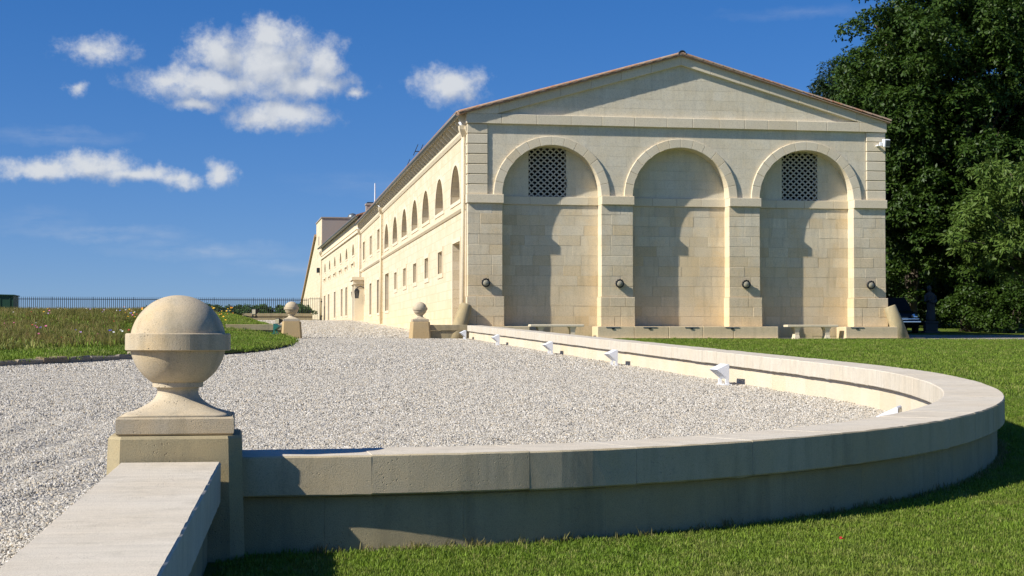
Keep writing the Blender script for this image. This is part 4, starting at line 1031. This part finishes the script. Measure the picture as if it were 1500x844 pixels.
def crown_points(nclump, per, cz, rx, ry, rz, cr, seed, shell=.55, flat=.85, low=-1.0):
    r = np.random.default_rng(seed); C = []
    while len(C) < nclump:
        d = r.normal(0, 1, 3); d /= np.linalg.norm(d)
        if d[2] < low: continue
        k = r.uniform(shell, 1.0) * (1 + .10*math.sin(5*d[0] + 3*d[2] + seed) + .08*math.sin(9*d[1] + seed*2 + 7*d[2]))
        C.append((d * np.array([rx, ry, rz]) * k + np.array([0, 0, cz]), d))
    P, Nn = [], []
    for c, d in C:
        q = r.normal(0, 1, (per, 3)); q /= np.linalg.norm(q, axis=1)[:, None]; q[:, 2] = np.where(q[:, 2] < -.25, -q[:, 2], q[:, 2])
        rad = cr * r.uniform(.6, 1.25) * r.uniform(.72, 1.0, per)[:, None]
        P.append(c + q * rad * np.array([1, 1, flat])); Nn.append(q)
    return np.vstack(P), np.vstack(Nn), [c for c, _ in C]
def tree(label, loc, H, cz, rx, ry, rz, ncl, per, cr, leaf, mat, seed, star=5, elong=2.2, trunk=.35, shell=.55, low=-1., name='broadleaf_tree', group='trees beside the hall'):
    t = thing(name, label, 'tree', loc, group=group); r = random.Random(seed)
    vfs = [tube([(0, 0, -.3), (.05, 0, cz*.3), (-.05, .05, cz*.65), (.02, 0, cz + rz*.3)], [trunk*1.25, trunk*.95, trunk*.8, trunk*.35], 10)]
    P, Nn, C = crown_points(ncl, per, cz, rx, ry, rz, cr, seed, shell, low=low)
    for c in r.sample(C, min(26, len(C))):
        z0 = r.uniform(cz*.35, cz*.8); c = Vector(c); m = Vector((0, 0, z0)).lerp(c, .5) + Vector((r.uniform(-.3, .3), r.uniform(-.3, .3), .35))
        vfs.append(tube([(0, 0, z0), m, c], [trunk*.32, trunk*.18, .025], 6))
    tr = part('trunk', *join(*vfs), M['trunk'], t, True)
    leaves_mesh(P, Nn, leaf, mat, 'crown', t, star, elong, .6, seed)
    return t
def at(x, Z):                      # a point on the ground seen from the court, x in 1500ths of the width
    X = (x - 750) / 2300 * Z; c, s = math.cos(R(YAW)), math.sin(R(YAW)); return (X*c + Z*s, -X*s + Z*c)
def gp(x, Z): a, b = at(x, Z); return (a, b, G(b))
tree('tall dark horse chestnut towering beside the right corner of the hall', gp(1418, 66), 16, 8.7, 5.5, 4.6, 7.8, 700, 84, 1.0, .19, M['leaf'], 3, shell=.50)
tree('dark chestnut rising just behind the right end of the hall roof', gp(1335, 74), 14, 7.4, 3.9, 4.2, 5.6, 360, 80, .95, .20, M['leaf'], 5, shell=.35)
tree('tall dark tree at the right edge of the picture behind the pale-leaved one', gp(1545, 70), 17, 9.5, 5.0, 4.5, 7.8, 360, 74, 1.05, .21, M['leaf'], 8, shell=.35)
tree('pale-leaved smaller tree with drooping branches at the right edge', gp(1520, 57), 7, 4.1, 3.5, 2.5, 2.3, 150, 64, .55, .26, M['leaf_light'], 9, star=3, elong=3.4, trunk=.16)
tree('dark flat-topped cedar showing above the roof slope at the left of the trees', gp(1232, 92), 16, 13.2, 1.7, 2.0, 2.0, 40, 120, .75, .22, M['leaf_dark'], 12, star=3, elong=3.0, trunk=.3, name='cedar_tree')
tree('dense dark tree filling the shade behind the parked car', gp(1365, 84), 12, 4.6, 6.5, 3.5, 5.2, 240, 70, 1.3, .30, M['leaf_dark'], 14)
tree('dense dark tree filling the shade behind the right-hand shrubs', gp(1500, 86), 12, 4.6, 6.5, 3.5, 5.2, 240, 70, 1.3, .30, M['leaf_dark'], 15)
def shrub(label, loc, rx, ry, rz, ncl, per, cr, leaf, mat, seed, group, cat='shrub', name='shrub', star=1, elong=1.8):
    t = thing(name, label, cat, loc, group=group); P, Nn, C = crown_points(ncl, per, rz*.8, rx, ry, rz, cr, seed, .5, .8, low=-.75)
    P[:, 2] = np.maximum(P[:, 2], .03); r = random.Random(seed)
    part('stems', *join(*[tube([(0, 0, -.1), tuple(Vector(c) * .5 + Vector((0, 0, .1))), tuple(c)], [.035, .025, .01], 5) for c in r.sample(C, min(10, len(C)))]), M['trunk'], t)
    leaves_mesh(P, Nn, leaf, mat, 'foliage', t, star, elong, .3, seed); return t
G1 = 'shrubs under the trees'
shrub('rounded green shrub under the trees, left of the pair by the gravel road', gp(1424, 64), 1.6, 1.2, 1.05, 70, 130, .42, .13, M['leaf'], 21, G1)
shrub('broad green shrub at the right edge beside the gravel road', gp(1478, 62), 2.0, 1.4, 1.1, 90, 130, .45, .13, M['leaf'], 22, G1)
shrub('dark bushy shrub in the deep shade behind the statue', gp(1372, 76), 2.6, 1.5, 2.0, 100, 120, .6, .18, M['leaf_dark'], 24, G1)
shrub('dark bushy shrub in the deep shade behind the car', gp(1322, 78), 2.4, 1.5, 2.0, 100, 120, .6, .18, M['leaf_dark'], 25, G1)
shrub('dark bushy shrub in the deep shade between the statue and the green shrubs', gp(1428, 78), 2.8, 1.5, 2.1, 100, 120, .6, .18, M['leaf_dark'], 26, G1)
shrub('dark bushy shrub in the deep shade behind the right-edge shrub', gp(1500, 78), 3.0, 1.5, 2.1, 100, 120, .6, .18, M['leaf_dark'], 27, G1)
for i, (x, rx) in enumerate([(-7.0, 2.4), (-3.2, 2.3), (.2, 2.2), (3.3, 1.8)]):
    shrub(['clipped green hedge bush behind the fence, leftmost of four', 'clipped green hedge bush behind the fence, second from the left', 'clipped green hedge bush behind the fence, third from the left', 'clipped green hedge bush behind the fence, next to the gate'][i],
          (x, FY + 3, G(FY + 3)), rx, 1.2, .72, 70, 130, .40, .16, M['leaf_hedge'], 31 + i, 'hedge bushes behind the fence', cat='hedge bush', name='hedge_bush')
shrub('small dark bush on top of the mown bank left of the far gateway', gp(352, 78), .42, .42, .38, 12, 80, .2, .10, M['leaf_dark'], 41, 'bushes on the bank')

# ------------------------------------------------------------------ statue and car in the shade
sx_, sy_, sz_ = gp(1363, 61)
t = thing('statue', 'statue of a draped standing figure, coloured dark for the shade under the trees', 'statue', (sx_, sy_, sz_), R(-9))
part('pedestal', *join(box(-.30, .30, -.26, .26, -.1, .12, .02), box(-.24, .24, -.2, .2, .12, .42, .015), box(-.27, .27, -.23, .23, .42, .49, .015)), M['statue'], t)
prof = [(.49, .17, .14, 0, 0), (.60, .185, .15, 0, 0), (.80, .165, .135, .01, 0), (1.0, .15, .125, .02, 0), (1.15, .165, .13, .02, -.01), (1.30, .15, .12, .01, -.01), (1.42, .17, .12, 0, -.01), (1.52, .19, .115, -.01, -.01), (1.58, .15, .10, -.02, -.01), (1.62, .07, .075, -.03, -.02),
        (1.66, .058, .062, -.04, -.03), (1.70, .075, .085, -.05, -.04), (1.76, .088, .10, -.055, -.045), (1.82, .082, .095, -.055, -.04), (1.87, .05, .06, -.05, -.035), (1.885, .01, .01, -.05, -.035)]
rings = [[(ox + a*math.cos(q)*(1 + (.06*math.sin(7*q + z*5) if z < 1.4 else 0)), oy + b*math.sin(q)*(1 + (.06*math.cos(8*q - z*4) if z < 1.4 else 0)), z) for q in [2*math.pi*k/22 for k in range(22)]] for z, a, b, ox, oy in prof]
arm1 = tube([(.17, 0, 1.5), (.21, -.05, 1.28), (.10, -.17, 1.20), (-.08, -.17, 1.28)], [.06, .055, .05, .045], 8); arm2 = tube([(-.18, 0, 1.5), (-.22, -.06, 1.27), (-.08, -.16, 1.33), (.03, -.15, 1.45)], [.06, .055, .05, .04], 8)
part('figure', *join(loft(rings), arm1, arm2), M['statue'], t, True)
cx_, cy_, cz_ = gp(1322, 60)
t = thing('parked_car', 'dark car with chrome bumper parked in deep shade behind the right corner of the hall', 'car', (cx_ - .15, cy_, cz_ + .05), R(-14))
secs = [(-.05, .60, .35, .55), (.0, .76, .30, .72), (.35, .80, .24, .84), (1.2, .82, .22, .90), (1.9, .83, .22, .92), (3.2, .83, .22, .93), (3.9, .80, .25, .88), (4.15, .72, .32, .75)]
part('body', *loft([[(-w, y, zb), (w, y, zb), (w + .02, y, (zb + zt)/2), (w - .05, y, zt - .06), (w*.7, y, zt), (-w*.7, y, zt), (-w + .05, y, zt - .06), (-w - .02, y, (zb + zt)/2)] for y, w, zb, zt in secs]), M['car'], t, True)
part('cabin', *loft([[(-w, y, z), (w, y, z), (w, y2, z), (-w, y2, z)] for w, y, y2, z in ((.70, 1.25, 3.75, .88), (.62, 1.75, 3.35, 1.25), (.56, 1.95, 3.15, 1.38))]), M['dark'], t)
part('roof', *box(-.57, .57, 1.93, 3.17, 1.37, 1.41, .015), M['car'], t)
for z0, z1, w, y in ((.40, .46, .80, -.14), (.52, .56, .74, -.12)): part('bumper_bar', *box(-w, w, y - .04, y + .05, z0, z1, .015), M['chrome'], t)
g_ = part('grille', *box(-.34, .34, -.07, -.03, .48, .66, .01), M['black'], t)
for k in range(3): part('grille_bar', *box(-.33, .33, -.085, -.07, .60 + k*.028 - .09, .61 + k*.028 - .09), M['chrome'], g_)
for s in (-1, 1):
    h = part('headlight', *xf(lathe([(.11, 0), (.12, .03), (.10, .05), (.02, .07)], 16), Matrix.Translation((s*.58, -.04, .62)) @ Matrix.Rotation(math.pi/2, 4, 'X')), M['chrome'], t, True)
    for y in (.75, 3.3):
        w_ = part('wheel', *xf(lathe([(.20, -.09), (.30, -.09), (.32, -.05), (.32, .05), (.30, .09), (.20, .09)], 20), Matrix.Translation((s*.74, y, .31)) @ Matrix.Rotation(math.pi/2, 4, 'Y')), M['rubber'], t, True)
        part('rim', *xf(lathe([(.03, -.1), (.20, -.095), (.20, .095), (.03, .1)], 16), Matrix.Translation((s*.74, y, .31)) @ Matrix.Rotation(math.pi/2, 4, 'Y')), M['chrome'], w_, True)
# one red leaf fallen on the grass
lx, ly = 2.62, 6.75
o = link_mesh('fallen_leaf', [(0, 0, 0), (.011, -.006, .006), (.024, 0, .002), (.011, .007, .008), (.015, .015, .012), (.0, .010, .010)], [(0, 1, 2, 3), (0, 3, 4, 5)], M['f_red'])
o.location = (lx, ly, G(ly) + .075); tag(o, 'single red fallen leaf lying on the lawn in front of the curved wall', 'leaf')
